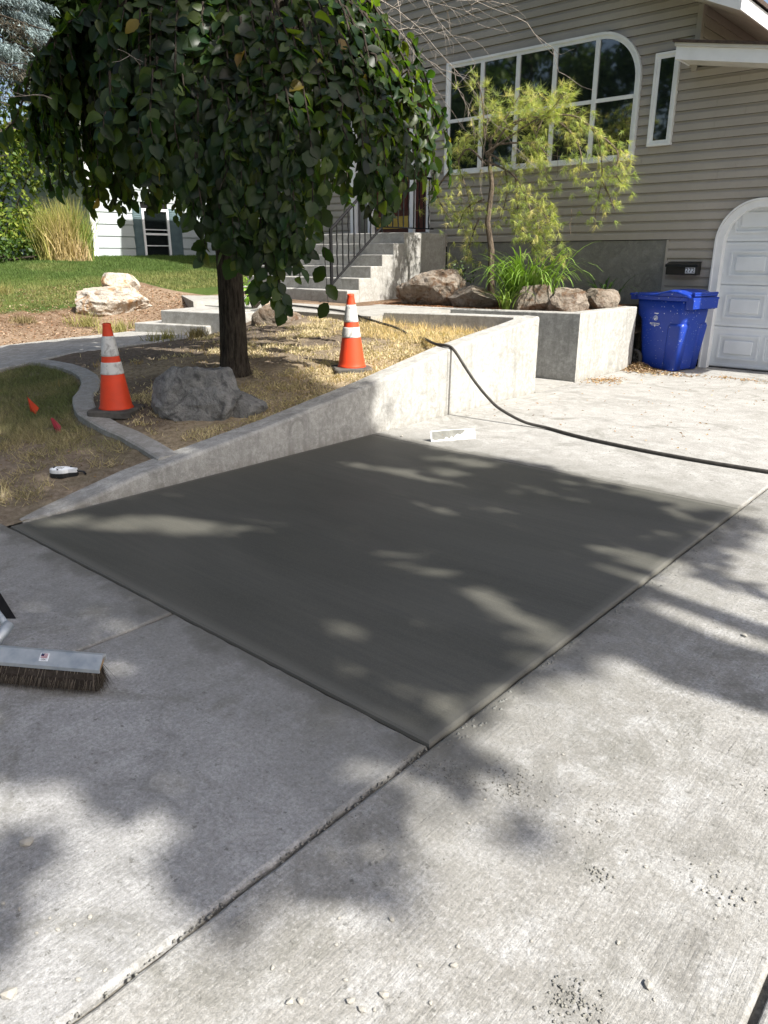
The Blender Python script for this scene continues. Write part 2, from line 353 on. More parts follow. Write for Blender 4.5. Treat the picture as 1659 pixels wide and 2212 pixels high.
# ------------------------------------------------------------------ driveway of separate slabs
drive = MB().box(-9.6, 4.3, -3.3, 11.05, -.18, -.022).build('driveway', 'grit', kind='structure')
def slab(name, x0, x1, y0, y1, mat, top=0., rough=.003, r=.010, parent=drive):
    pts = []
    def edge(a, b):
        L = math.dist(a, b); k = max(2, int(L/.05))
        for i in range(k):
            t = i/k; pts.append((a[0]+(b[0]-a[0])*t, a[1]+(b[1]-a[1])*t))
    c = [(x0,y0),(x1,y0),(x1,y1),(x0,y1)]
    for i in range(4): edge(c[i], c[(i+1) % 4])
    cx, cy = (x0+x1)/2, (y0+y1)/2
    rings = []
    jt = [(mnoise.noise(Vector((p[0]*9, p[1]*9, 3)))*.6+mnoise.noise(Vector((p[0]*31, p[1]*31, 9)))*.6)*rough for p in pts]
    for off, z in ((0, -.06), (0, top-r), (r*.3, top-r*.3), (r, top)):
        ring = []
        for p, j in zip(pts, jt):
            x, y = p; o = off+abs(j)
            x = min(max(x, x0+o), x1-o); y = min(max(y, y0+o), y1-o)
            ring.append((x, y, z))
        rings.append(ring)
    return MB().loft(rings).build(name, mat, parent)
slab('concrete_slab', -4.345, -1.228, 4.786, 11.2, 'drive_far', rough=.008)
slab('concrete_slab', -1.212, -.162, -3.2, 11.02, 'drive_right', rough=.009)
slab('concrete_slab', -.145, 1.6, -3.2, 11.02, 'drive_right', .004)
slab('concrete_slab', 1.612, 4.2, -3.2, 11.02, 'drive_right')
slab('concrete_slab', -2.655, -1.226, -3.2, 1.612, 'drive_left', rough=.014, r=.012)
slab('concrete_slab', -6.0, -2.667, -3.2, 1.612, 'drive_left', rough=.010)
slab('concrete_slab', -9.6, -6.012, -3.2, 1.60, 'drive_left')
fs = slab('fresh_slab', -4.345, -1.222, 1.618, 4.780, 'fresh', .002, .003, .014)
fs['label'] = 'dark freshly poured slab with a smooth broomed surface'
# cement ridge squeezed out along the new slab's right edge
m = MB(); 
for i in range(150):
    y = 1.62+3.1*random.random()**1.1; x = -1.2+abs(random.gauss(0, .035)); r = random.uniform(.003, .009)
    m.add([(x-r,y,.001),(x,y-r,.001),(x+r,y,.001),(x,y+r,.001),(x+random.uniform(-.3,.3)*r,y,r*.8)], [(0,1,4),(1,2,4),(2,3,4),(3,0,4)])
m.build('cement_crumbs', 'smear', kind='stuff', label='crumbs of spilled cement along the new slab edge', category='crumbs')
# ------------------------------------------------------------------ retaining wall with sloping top
WY = [1.70,1.86,2.06,2.45,2.81,3.26,3.71,4.25,4.78,5.33,5.89,6.5,7.1,7.62]
WZ = [.006,.014,.032,.115,.165,.22,.275,.36,.44,.54,.64,.72,.79,.86]
m = MB(); rings = []
for y, z in zip(WY, WZ):
    th = min(.20, .05+(y-1.68)*.5); jx = .004*mnoise.noise(Vector((y*3, 0, 0)))
    rings.append([(-4.35-th,y,-.1),(-4.35+jx,y,-.1),(-4.35+jx,y,max(z-.022,.004)),(-4.356+jx,y,z-.008),(-4.372+jx,y,z),(-4.34-th,y,z+.004),(-4.35-th,y,z-.012)])
m.loft(rings)
# return leg along the back of the bed
m.loft([[(x,yb,.0),(x,yf,.0),(x,yf,zz-.01),(x,yf+.012,zz),(x,yb-.012,zz),(x,yb,zz-.01)] for x, yb, yf, zz in ((-4.552,7.618,7.40,.858),(-5.3,7.52,7.32,.853),(-6.3,7.38,7.18,.84))])
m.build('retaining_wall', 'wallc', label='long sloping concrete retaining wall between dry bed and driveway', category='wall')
# raised planter wall
m = MB(); m.loft([[(x,8.80,-.05),(x,8.61,-.05),(x,8.61,z-.012),(x,8.622,z),(x,8.79,z),(x,8.80,z-.01)] for x, z in ((-8.2,.80),(-6.5,.81),(-5.4,.825),(-4.352,.842))])
m.loft([[(-4.54,y,-.05),(-4.353,y,-.05),(-4.353,y,.83),(-4.365,y,.842),(-4.53,y,.842),(-4.54,y,.83)] for y in (8.803,9.4,10.0,10.28)])
m.build('planter_wall', 'wallc', label='raised concrete planter wall beside the blue bin', category='wall')
def strip(name, pts, half, mat, thick=.06, lift=.02, parent=None, **tags):
    pts = np.array(pts, float); V = []; n = len(pts); rings = []
    for i in range(n):
        t = pts[min(i+1, n-1)]-pts[max(i-1, 0)]; t /= np.linalg.norm(t); nn = np.array([-t[1], t[0]])
        a, b = pts[i]+nn*half, pts[i]-nn*half; z = max(zt1(*a), zt1(*b), zt1(*pts[i]))+lift
        e = .015
        a2, b2 = pts[i]+nn*(half-e), pts[i]-nn*(half-e)
        rings.append([(*a, z-thick-.1), (*b, z-thick-.1), (*b, z-.012), (*b2, z), (*a2, z), (*a, z-.012)])
    return MB().loft(rings).build(name, mat, parent, **tags)
strip('concrete_edging', CURB, .088, 'walkc', lift=.025, label='curving low concrete edging between front lawn and dry bed', category='edging')
strip('walkway', [(-8.9,1.63),(-8.9,2.4),(-8.95,3.2),(-9.05,4.0),(-9.15,4.8),(-9.2,5.4),(-9.15,5.9)], .68, 'walkc', lift=.02, kind='structure')
m = MB(); m.prism([(-9.7,6.95),(-6.31,6.95),(-6.31,8.6),(-9.7,8.6)], 'z', .55, .80)
m.prism([(-9.71,6.75),(-9.71,8.6),(-11.5,9.0),(-11.5,7.75)], 'z', .5, .86)
m.build('upper_walk', 'walkc', kind='structure')
m = MB(); m.loft([[(x,7.66,-.2),(x,8.6,-.2),(x,8.6,z),(x,7.66,z)] for x, z in ((-4.36,.002),(-5.5,.003),(-5.52,.2),(-5.8,.2),(-5.82,.4),(-6.1,.4),(-6.12,.6),(-6.31,.6))]); m.build('ramp', 'walkc', kind='structure')
def rotpoly(c, w, d, ang):
    ca, sa = math.cos(ang), math.sin(ang); return [(c[0]+ca*u-sa*v, c[1]+sa*u+ca*v) for u, v in ((-w,-d),(w,-d),(w,d),(-w,d))]
gs = thing('garden_steps', (-9.1,6.0,.45), 'two low concrete garden steps between walkway and upper path', 'steps')
MB().prism([(-9.72,5.74),(-8.5,6.08),(-8.6,6.5),(-9.85,6.3)], 'z', .3, .615).build('step', 'stepc', gs, bevel=.012)
MB().prism([(-9.42,5.99),(-8.28,6.22),(-8.05,7.0),(-9.75,7.0)], 'z', .3, .785).build('step', 'stepc', gs, bevel=.012)
# planter soil
px, py = np.meshgrid(np.linspace(-8.2, -4.54, 60), np.linspace(8.79, 11.02, 36)); qx, qy = px.ravel(), py.ravel()
pz = .79+.05*np.clip((qy-8.8)/1.2, 0, 1)+.02*fbm(qx, qy, 3, 5); pc = lerp((.16,.09,.055), (.27,.17,.11), .5+fbm(qx, qy, 5, 6))
i2 = np.arange(len(qx)).reshape(px.shape); F = np.stack([i2[:-1,:-1].ravel(), i2[:-1,1:].ravel(), i2[1:,1:].ravel(), i2[1:,:-1].ravel()], 1)
npmesh('planter_soil', np.stack([qx, qy, pz], 1), F, 'soil', pc, smooth=True, kind='structure')
MB().box(-8.2, -4.56, 8.81, 11.0, 0, .76).build('planter_fill', 'grit', kind='structure')
# ------------------------------------------------------------------ porch steps and railing
ps = thing('porch_steps', (-9.5,9.3,.8), 'broad concrete porch stair rising to the front door', 'stairs')
YS = [8.52,8.79,9.065,9.34,9.615,9.885]; ZS = [1.0,1.175,1.35,1.525,1.70,1.87]
for i in range(6):
    y1 = 11.03 if i == 5 else YS[i+1]
    MB().box(-10.95+.001*i, -8.22-.001*i, YS[i], y1-.0 if i == 5 else y1+.002, .6, ZS[i]).build('step', 'stepc', ps, bevel=.012)
rl = thing('stair_railing', (-8.48,8.45,1.0), 'black wrought iron railing up the porch stair', 'railing')
XR = -8.48
def bar(name, a, b, r, par_=rl, n=6): return MB().tube([a, b], r, n).build(name, 'iron', par_)
bar('post', (XR,8.45,.99), (XR,8.45,1.9), .027)
bar('bottom_rail', (XR,8.45,1.09), (XR,9.6,1.93), .018); bar('top_rail', (XR,8.45,1.88), (XR,9.6,2.74), .022)
for i in range(1, 9):
    y = 8.45+1.15*i/9; z0 = 1.09+.84*i/9; z1 = 1.88+.86*i/9
    if i % 2: MB().tube([(XR+.004*math.cos(k*1.6), y+.004*math.sin(k*1.6), z0+(z1-z0)*k/14) for k in range(15)], .012, 5).build('twisted_baluster', 'iron', rl)
    else: bar('baluster', (XR,y,z0), (XR,y,z1), .012)
bar('post', (XR,9.62,1.86), (XR,9.62,2.78), .018); bar('top_rail', (XR,9.62,2.75), (XR,10.98,2.75), .022); bar('bottom_rail', (XR,9.62,1.95), (XR,10.98,1.95), .011)
for i in range(1, 10):
    y = 9.62+1.36*i/10
    if i % 2: MB().tube([(XR+.004*math.cos(k*1.6), y+.004*math.sin(k*1.6), 1.95+.8*k/14) for k in range(15)], .012, 5).build('twisted_baluster', 'iron', rl)
    else: bar('baluster', (XR,y,1.95), (XR,y,2.75), .012)
# ------------------------------------------------------------------ house
H = thing('house', (-8.4,11.05,0), 'taupe vinyl sided two storey house with arched window and garage', 'house')
HW = 11.03
def roofz(x): return 4.32+(-3.61-x)*.43 if x > -11.2 else 4.32+(11.2-3.61)*.43-(-11.2-x)*.6
m = MB(); b0, b1 = HW+.02, HW+.25
m.prism([(-13.2,.7),(-10.5,.7),(-10.5,roofz(-10.5)-.02),(-11.2,roofz(-11.2)-.02),(-13.2,roofz(-13.2)-.02)], 'y', b0, b1)
m.prism([(-10.5,4.45),(-8.6,4.45),(-8.6,roofz(-8.6)-.02),(-10.5,roofz(-10.5)-.02)], 'y', b0, b1)
m.prism([(-8.6,1.70),(-4.22,1.70),(-4.22,roofz(-4.22)-.02),(-8.6,roofz(-8.6)-.02)], 'y', b0, b1)
m.box(-4.22, -3.62, b0, b1, 0, 3.8); m.box(-3.62, -1.08, b0, b1, 2.18, 3.6); m.box(-1.08, -.8, b0, b1, 0, 3.3)
m.box(-.9, -.8, b1, 17, 0, 3.2); m.box(-4.5, -4.235, b1, 20, 3.2, 4.4); m.box(-13.2, -13.1, b1, 20, .7, 6)
m.box(-13.1, -4.22, 19.8, 20, .7, 5.2)
fw = m.build('front_wall', 'dark', H)
CO = .1245
def arc_ext(zlo, x_in, x_out, z_spring, r):
    # horizontal offset of a quarter-round corner of radius r springing at z_spring
    d = max(0., zlo-z_spring); d = min(d, r); return r-math.sqrt(max(0, r*r-d*d))
def openings(z0, z1):
    o = []
    if z0 > 2.86 and z1 < 4.36: o.append((-8.16, -5.75))
    if z1 > 1.83 and z1 < 4.47: o.append((-10.47, -8.62))
    if z0 < 2.2:
        e = lambda z_: arc_ext(z_, 0, 0, 1.68, .52); o.append((lambda z_: -3.62+e(z_), lambda z_: -1.06-e(z_)))
    return o
seg = set()
def board(x0, x1, z0, h, name='siding_board', parent=None, y=HW, mat='siding'):
    pr = [(y+.016,z0+h+.004),(y+.004,z0+h+.002),(y-.001,z0+.86*h),(y-.017,z0+.66*h),(y-.021,z0+.03),(y-.021,z0+.004),(y+.002,z0+.006),(y+.016,z0+.02)]
    f0 = x0 if callable(x0) else (lambda z_: x0); f1 = x1 if callable(x1) else (lambda z_: x1); n = len(pr)
    vs = [(f0(z_), yy, z_) for yy, z_ in pr]+[(f1(z_), yy, z_) for yy, z_ in pr]
    MB().add(vs, [tuple(range(n)), tuple(range(2*n-1, n-1, -1))]+[(i, i+n, (i+1)%n+n, (i+1)%n) for i in range(n)]).build(name, mat, parent)
z = 1.722-CO*13
rows = []
while z < 7.2: rows.append(z); z += CO
for z0 in rows:
    z1 = z0+CO
    if z0 < 1.70: spans = [(-4.32, -.8)]
    elif z0 < 3.75: spans = [(-13.2, -.8)]
    else: spans = [(-13.2, -4.26)]
    out = []; at = lambda q, z_: q(z_) if callable(q) else q; zm = z0+.06
    for a, b in spans:
        if z0 >= 3.75 and -3.61-(z1-4.30)/.43 < b: b = lambda z_: min(-4.26, -3.61-(z_-4.30)/.43)
        if z0 > 5.5: a = lambda z_: max(-13.2, -11.2-(7.55-z_)/.6)
        cur = a
        for u, v in sorted(openings(z0, z1), key=lambda q: at(q[0], zm)):
            if at(v, zm) <= at(a, zm) or at(u, zm) >= at(b, zm): continue
            if at(u, zm) > at(cur, zm)+.02: out.append((cur, u))
            cur = v
        if at(cur, zm) < at(b, zm)-.03: out.append((cur, b))
    for a, b in out:
        # courses are pieced from lengths with a visible lap
        if at(b, zm)-at(a, zm) > 3.9:
            c = at(a, zm)+(at(b, zm)-at(a, zm))*random.uniform(.35, .65); board(a, c-.001, max(z0, .01), CO, parent=fw); board(c+.001, b, max(z0, .01), CO, parent=fw)
        else: board(a, b, max(z0, .01), CO, parent=fw)
MB().box(-8.2, -4.32, HW-.005, HW+.3, .2, 1.715).build('foundation', 'found', H)
MB().box(-13.2, -10.95, HW-.005, HW+.3, .2, .9).build('foundation', 'found', H)
MB().box(-4.335, -4.30, HW-.02, HW+.02, .02, 1.72).build('corner_trim', 'siding', H)
MB().box(-8.24, -8.2, HW-.03, HW+.02, 1.66, 1.9).build('corner_trim', 'siding', H)
MB().box(-4.275, -4.205, HW-.03, HW+.06, 3.8, 4.56).build('corner_board', 'siding', H, bevel=.004)
sw = MB().box(-4.23, -4.215, HW+.06, 19, 3.5, 4.5).build('side_wall', 'dark', H)
for i in range(9):
    z0 = 3.45+i*CO
    if z0+CO < 4.6: MB().prism([(-4.215,z0+CO),(-4.197,z0+.02),(-4.197,z0),(-4.215,z0)], 'y', HW+.06, 19).build('siding_board', 'siding', sw)
# main roof
def slope_box(x0, z0, x1, z1, y0, y1, th): return MB().prism([(x0,z0),(x1,z1),(x1,z1+th),(x0,z0+th)], 'y', y0, y1)
rid = (-11.2, roofz(-11.2))
slope_box(-3.55, 4.46+.0, rid[0], rid[1]+.15, 10.52, 20.3, .05).build('roof', 'shingle', H)
slope_box(rid[0], rid[1]+.152, -13.7, rid[1]+.152-2.5*.6, 10.52, 20.3, .05).build('roof', 'shingle', H)
slope_box(-3.612, 4.285, rid[0], rid[1]-.035, 10.55, 10.572, .18).build('rake_fascia', 'white', H)
slope_box(-3.62, 4.30, rid[0], rid[1]-.015, 10.574, HW+.015, .02).build('rake_soffit', 'soffit', H)
MB().box(-3.61, -3.588, 10.552, 20.2, 4.285, 4.45).build('eave_fascia', 'white', H)
slope_box(-3.614, 4.297, -4.2, 4.297+.586*.43, HW+.017, 20.2, .02).build('eave_soffit', 'soffit', H)
# garage roof with low rake
gz = lambda x: 3.87-(x+4.32)*.18
slope_box(-4.36, gz(-4.36)+.185, -.3, gz(-.3)+.185, 10.50, 17.2, .03).build('garage_roof', 'shingle', H)
gf = slope_box(-4.32, gz(-4.32), -.34, gz(-.34), 10.545, 10.567, .145).build('garage_fascia', 'white', H)
slope_box(-4.335, gz(-4.335)+.147, -.33, gz(-.33)+.147, 10.52, 10.56, .036).build('drip_edge', 'soffit', gf)
MB().prism([(10.568, gz(-4.32)), (HW-.02, gz(-4.32)), (HW-.02, gz(-4.32)+.17), (10.568, gz(-4.32)+.17)], 'x', -4.32, -4.30).build('fascia_return', 'white', gf)
for i in range(26):
    x0 = -4.298+i*.152
    slope_box(x0, gz(x0)+.012, x0+.148, gz(x0+.148)+.012, 10.569, HW-.015, .012).build('soffit_panel', 'soffit', H)
# framed openings: sweep a rectangular section along an outline in the wall plane
def sweep(path, wdt, y0, y1, closed=True):
    n = len(path); m = MB(); P = [Vector((p[0], p[1])) for p in path]; inner = []
    for i in range(n):
        a = P[i-1] if (closed or i) else P[i]; c = P[(i+1) % n] if (closed or i < n-1) else P[i]; b = P[i]
        d1 = (b-a).normalized() if (b-a).length > 1e-6 else (c-b).normalized(); d2 = (c-b).normalized() if (c-b).length > 1e-6 else d1
        n1, n2 = Vector((-d1.y, d1.x)), Vector((-d2.y, d2.x)); nn = (n1+n2); nn = nn.normalized(); k = wdt/max(.3, nn.dot(n1))
        inner.append(b+nn*k)
    rings = [[(P[i].x,y1,P[i].y),(P[i].x,y0,P[i].y),(inner[i].x,y0,inner[i].y),(inner[i].x,y1,inner[i].y)] for i in range(n)]
    if closed: rings.append(rings[0])
    m.loft(rings, cap=not closed); return m, [(q.x, q.y) for q in inner]
def arcpts(cx, cz, r, a0, a1, k=14): return [(cx+r*math.cos(a0+(a1-a0)*i/k), cz+r*math.sin(a0+(a1-a0)*i/k)) for i in range(k+1)]
WX0, WX1, WZ0, WZ1, WR = -8.26, -4.945, 2.79, 4.45, .64
path = [(WX0,WZ0),(WX1,WZ0)]+arcpts(WX1-WR, WZ1-WR, WR, 0, math.pi/2)+[(WX0,WZ1)]
m, inn = sweep(path, .035, HW-.075, HW+.0); win = m.build('arched_window', 'white', H)
m, inn = sweep(inn, .045, HW-.055, HW+.0); m.build('sash_frame', 'white', win)
for x in (-7.56, -6.91, -6.28, -5.62): MB().box(x-.032, x+.032, HW-.065, HW-.024, WZ0+.08, WZ1-.08).build('mullion', 'white', win)
xs = [WX0+.085, -7.56, -6.91, -6.28, -5.62, WX1-.085]
for i in range(5):
    a, b = xs[i]+(.032 if i else 0), xs[i+1]-(.032 if i < 4 else 0)
    MB().box(a, b, HW-.055, HW-.024, 3.575, 3.625).build('transom_bar', 'white', win)
    MB().box(a-.01, b+.01, HW-.040, HW-.030, WZ0+.07, 3.58).build('pane', 'glass', win)
    if i < 4: MB().box(a-.01, b+.01, HW-.040, HW-.030, 3.62, WZ1-.07).build('pane', 'glass', win)
    else: MB().prism([(a-.01,3.62),(b+.01,3.62)]+arcpts(WX1-WR, WZ1-WR, WR-.07, 0, math.pi/2)+[(a-.01,WZ1-.07)], 'y', HW-.040, HW-.030).build('pane', 'glass', win)
path = [(-4.76,2.94),(-4.43,2.94),(-4.43,4.07),(-4.76,4.07)]
m, inn = sweep(path, .03, HW-.07, HW); nw = m.build('narrow_window', 'white', H)
m, inn = sweep(inn, .04, HW-.05, HW); m.build('sash_frame', 'white', nw)
MB().box(-4.70, -4.49, HW-.040, HW-.030, 3.0, 4.01).build('pane', 'glass', nw)
# entry
ent = MB().box(-10.5, -8.59, HW+.02, HW+.10, 4.40, 4.47).build('entry_frame', 'white', H)
for x0, x1 in ((-10.5,-10.37),(-10.05,-9.95),(-9.06,-8.96),(-8.665,-8.59)): MB().box(x0, x1, HW-.03, HW+.12, 1.87, 4.40).build('jamb', 'white', ent)
MB().box(-10.37, -8.665, HW-.02, HW+.1, 4.06, 4.15).build('transom_bar', 'white', ent)
MB().box(-10.37, -8.665, HW+.04, HW+.06, 4.15, 4.40).build('pane', 'glass', ent)
MB().box(-10.37, -10.05, HW+.05, HW+.07, 1.9, 4.06).build('sidelight', 'glass', ent); MB().box(-8.96, -8.665, HW+.05, HW+.07, 1.9, 4.06).build('sidelight', 'reddoor', ent)
MB().box(-10.5, -8.6, HW-.06, HW+.2, 1.872, 1.905).build('threshold', 'stepc', ent)
dr = MB().box(-9.95, -9.06, HW+.06, HW+.11, 1.91, 4.06).build('front_door', 'reddoor', H)
for x0, x1 in ((-9.85,-9.55),(-9.46,-9.16)):
    for z0, z1 in ((2.3,2.9),(3.0,3.9)): MB().box(x0, x1, HW+.045, HW+.062, z0, z1).build('door_panel', 'reddoor', dr, bevel=.01)
MB().box(-9.9, -9.11, HW+.05, HW+.061, 1.98, 2.19).build('kick_plate', 'brass', dr)
MB().tube([(-9.12,HW+.06,2.75),(-9.12,HW+.0,2.78),(-9.12,HW-.005,2.95),(-9.12,HW+.06,2.98)], .012, 6).build('handle', 'brass', dr)
MB().box(-10.5, -8.59, HW+.12, HW+.16, 1.8, 4.47).build('entry_back', 'dark', H)
# garage door
def gpath(off):
    x0, x1, zt_, r = -3.665+off, -1.02-off, 2.215-off, .53-off*.5
    return [(x1,.0)]+arcpts(x1-r, zt_-r, r, 0, math.pi/2)+arcpts(x0+r, zt_-r, r, math.pi/2, math.pi)+[(x0,0.)]
m, _ = sweep(gpath(0), .022, HW-.05, HW+.02, closed=False); gt = m.build('garage_trim', 'white', H)
m, _ = sweep(gpath(.022), .085, HW-.03, HW+.12, closed=False); m.build('jamb', 'white', gt)
gd = MB().box(-3.64, -1.04, HW+.12, HW+.16, .015, 2.25).build('garage_door', 'door_w', H)
for k in range(4):
    z0 = .02+k*.555; sec = MB().box(-3.63, -1.05, HW+.10, HW+.121, z0+.003, z0+.550).build('door_section', 'door_w', gd)
    MB().box(-3.63, -1.05, HW+.094, HW+.101, z0+.012, z0+.045).build('section_rib', 'door_w', gd)
    MB().box(-3.63, -1.05, HW+.094, HW+.101, z0+.505, z0+.538).build('section_rib', 'door_w', gd)
    for j in range(4):
        a = -3.47+j*.60; fm = MB()
        pth = [(a,z0+.11),(a+.535,z0+.11),(a+.535,z0+.44),(a,z0+.44)]
        mm, inn = sweep(pth, .024, HW+.078, HW+.101); mm.build('panel_moulding', 'door_w', gd)
        MB().box(a+.075, a+.46, HW+.076, HW+.101, z0+.18, z0+.37).build('raised_panel', 'door_w', gd, bevel=.014)
MB().box(-3.64, -1.04, HW+.09, HW+.15, 0.001, .014).build('bottom_seal', 'rubber', gd)
# mailbox
mb = thing('mailbox', (-4.03,10.9,1.25), 'black wall mailbox numbered 272 above the blue bin', 'mailbox')
MB().prism([(11.015,1.255),(10.86,1.255),(10.855,1.385),(11.0,1.425),(11.015,1.425)], 'x', -4.24, -3.81).build('box', 'black', mb, bevel=.006)
MB().prism([(11.01,1.432),(10.845,1.392),(10.840,1.36),(10.848,1.36),(10.852,1.386),(11.01,1.426)], 'x', -4.25, -3.80).build('lid', 'black', mb)
MB().box(-4.09, -3.98, 10.836, 10.853, 1.335, 1.345).build('lip', 'black', mb)
pl = MB().box(-3.965, -3.835, 10.853, 10.859, 1.277, 1.352).build('number_plate', 'print', mb)
def text_mesh(name, body, size, mat, parent, M4, ext=.0015):
    cu = bpy.data.curves.new(name+'_curve', 'FONT'); cu.body = body; cu.size = size; cu.align_x = 'CENTER'; cu.align_y = 'CENTER'; cu.extrude = ext
    o = bpy.data.objects.new(name+'_tmp', cu); COL.objects.link(o)
    me = bpy.data.meshes.new_from_object(o.evaluated_get(bpy.context.evaluated_depsgraph_get())); me.transform(M4)
    bpy.data.objects.remove(o); return finish(me, name, mat, parent)
TXT = Matrix.Rotation(math.pi/2, 4, 'X')
text_mesh('house_number', '272', .085, 'black', mb, Matrix.Translation((-3.9,10.852,1.314)) @ TXT)
# ------------------------------------------------------------------ neighbouring house
NH = thing('neighbor_house', (-17.5,9.5,1.4), 'white sided neighbour house with grey shuttered window beyond the lawn', 'house')
nwl = MB().box(-26, -17.52, 9.52, 16.5, 1.2, 4.4).build('wall', 'dark', NH)
for i in range(11):
    z0 = 1.42+i*.27
    for a, b in ([(9.6,10.84),(11.61,16.5)] if 1.45 < z0+.2 and z0 < 2.6 else [(9.6,16.5)]):
        MB().prism([(-17.52,z0+.275),(-17.505,z0+.27),(-17.485,z0+.012),(-17.485,z0+.002),(-17.52,z0+.002)], 'y', a, b).build('siding_board', 'nsiding', nwl)
    MB().prism([(9.52,z0+.275),(9.505,z0+.27),(9.485,z0+.012),(9.485,z0+.002),(9.52,z0+.002)], 'x', -26, -17.6).build('siding_board', 'nsiding', nwl)
MB().box(-17.6, -17.48, 9.48, 9.6, 1.4, 4.4).build('corner_board', 'white', NH)
MB().box(-17.6, -17.49, 9.6, 16.5, 1.1, 1.42).build('foundation', 'found', NH)
wn_ = thing; 
m = MB(); m.box(-17.52,-17.46,10.84,10.90,1.50,2.62); m.box(-17.52,-17.46,11.55,11.61,1.50,2.62); m.box(-17.52,-17.46,10.90,11.55,2.56,2.62); m.box(-17.52,-17.44,10.84,11.61,1.44,1.50)
nwin = m.build('window', 'white', NH)
MB().box(-17.50, -17.49, 10.9, 11.55, 1.5, 2.56).build('pane', 'glass', nwin)
for z0 in (1.74, 2.0, 2.12): MB().box(-17.489, -17.465, 10.9, 11.55, z0, z0+(.05 if z0 == 2.0 else .022)).build('sash_bar', 'white', nwin)
for a, b in ((10.60,10.835),(11.615,11.98)):
    sh = MB().box(-17.50, -17.475, a, b, 1.46, 2.64).build('shutter', 'shutter', NH)
    for k in range(22): MB().prism([(-17.474,1.52+k*.05),(-17.462,1.505+k*.05),(-17.474,1.55+k*.05)], 'y', a+.03, b-.03).build('slat', 'shutter', sh)
MB().prism([(9.1,4.35),(16.9,4.35),(13,6.0)], 'x', -26.4, -17.0).build('roof', 'shingle', NH)
MB().box(-17.0, -16.95, 9.1, 16.9, 4.22, 4.36).build('fascia', 'white', NH)
# ------------------------------------------------------------------ foliage templates
def leaf_template(k=8, wd=.36, fold=.10, curl=.12, serr=.05):
    L = []; mid = []
    for i in range(k+1):
        t = i/k; w_ = wd*(math.sin(math.pi*min(1, t**.8*1.0))**.85 if 0 < t < 1 else 0)
        mid.append((0, t, -curl*t*t)); w_ = wd*(math.sin(math.pi*t**.92)**.8 if 0 < t < 1 else 0); L.append((w_*(1+(serr if i % 2 else -serr)), t, fold*w_/wd-curl*t*t))
    V = mid+[(x, y, z) for x, y, z in L[1:-1]]+[(-x, y, z) for x, y, z in L[1:-1]]
    n = k+1; F = []
    for s, off in ((0, n), (1, n+k-1)):
        for i in range(k):
            a, b = i, i+1; c = off+i-1 if i >= 1 else None; d = off+i if i < k-1 else None
            q = []
            if c is not None and d is not None: q = [(a, c, d), (a, d, b)]
            elif d is not None: q = [(a, d, b)]
            else: q = [(a, c, b)]
            F += [t if s == 0 else t[::-1] for t in q]
    return np.array(V, float), np.array(F)
LEAF_V, LEAF_F = leaf_template()
SIMP_V, SIMP_F = np.array([(0,0,0),(.33,.45,.05),(0,1,-.06),(-.33,.45,.05)], float), np.array([(0,1,2),(0,2,3)])
BLADE_V, BLADE_F = np.array([(-.5,0,0),(.5,0,0),(0,1,.0)], float), np.array([(0,1,2)])
BLADE2_V = np.array([(-.5,0,0),(.5,0,0),(.38,.55,.0),(-.38,.55,0),(0,1,.22)], float); BLADE2_F = np.array([(0,1,2),(0,2,3),(3,2,4)])
# ------------------------------------------------------------------ weeping elm
EB = Vector((-5.7, 4.37, .42))
CR = np.array([math.cos(YAW), math.sin(YAW)]); CF = np.array([-math.sin(YAW), math.cos(YAW)])   # broad axis of the crown and its normal
elm = thing('weeping_elm', EB, 'weeping elm with dark trunk and umbrella of large drooping leaves', 'tree')
tp = [(0,0,-.05,.17),(0,0,.05,.148),(-.005,0,.2,.13),(-.005,.01,.5,.122),(0,.01,.9,.115),(.0,.0,1.3,.108),(-.01,0,1.7,.105),(0,0,2.0,.12),(0,0,2.25,.13),(0,0,2.5,.09)]
MB().tube([EB+Vector(p[:3])+Vector((0,0,0)) for p in tp], [p[3] for p in tp], 18).build('trunk', 'bark', elm, smooth=True)
def dome(rho, phi=0.): return 4.05-1.55*rho**2.4-.48*rho**1.5*max(0., -math.cos(phi))
def rad(phi):   # crown reach around the trunk, phi measured from the broad axis
    return 2.0+.12*math.sin(2*phi+.6)+.1*math.sin(5*phi)-(.42 if math.sin(phi) < 0 else 0)*abs(math.sin(phi))**2-.20*max(0, -math.cos(phi))**1.6
def fringe(phi):
    a = math.degrees(math.atan2(math.sin(phi), math.cos(phi)))      # -90 faces the camera side
    return np.interp(a, [-180,-150,-120,-104,-92,-80,-66,-50,-30,0,30,90,150,180], [2.25,2.40,2.40,2.2,1.75,1.55,1.08,1.78,1.9,2.1,2.15,1.9,2.0,2.15])
LP, LD, LN, LS, LC = [], [], [], [], []
bm_ = MB(); cen = np.array([EB.x, EB.y])
def spread(p):
    r_ = np.array([p[0], p[1]])-cen; dep = 7.18+float(r_@CF); return float(r_@CR)*7/dep, dep
def envelope(p):
    # clamps a point of a strand or limb under the umbrella outline; None where it lies outside the crown
    z_ = p[2]
    for _ in range(4):
        u, dep = spread(p); h_ = z_-1.5; u = u*(1+.10*h_)-.08*h_
        top = np.interp(u, [-2.15,-2.08,-1.82,-1.5,-.98,-.55,1.25,1.52,1.82,2.05,2.1], [1.95,2.25,2.77,3.10,3.45,4.3,4.3,3.35,3.05,2.77,2.2])
        z_ = min(z_, 1.5+(top-1.5)*dep/7)
    return None if not -2.1 < u < 2.08 else (p[0], p[1], z_)
def skirt(p):
    u, dep = spread(p); return 1.5+float(np.interp(u, [-2.1,-1.6,-1.1,-.5,-.15,.1,.9,1.5,2.1], [.55,.38,.12,.12,-.1,-1,-1,.2,.6]))*dep/7
nst = 820
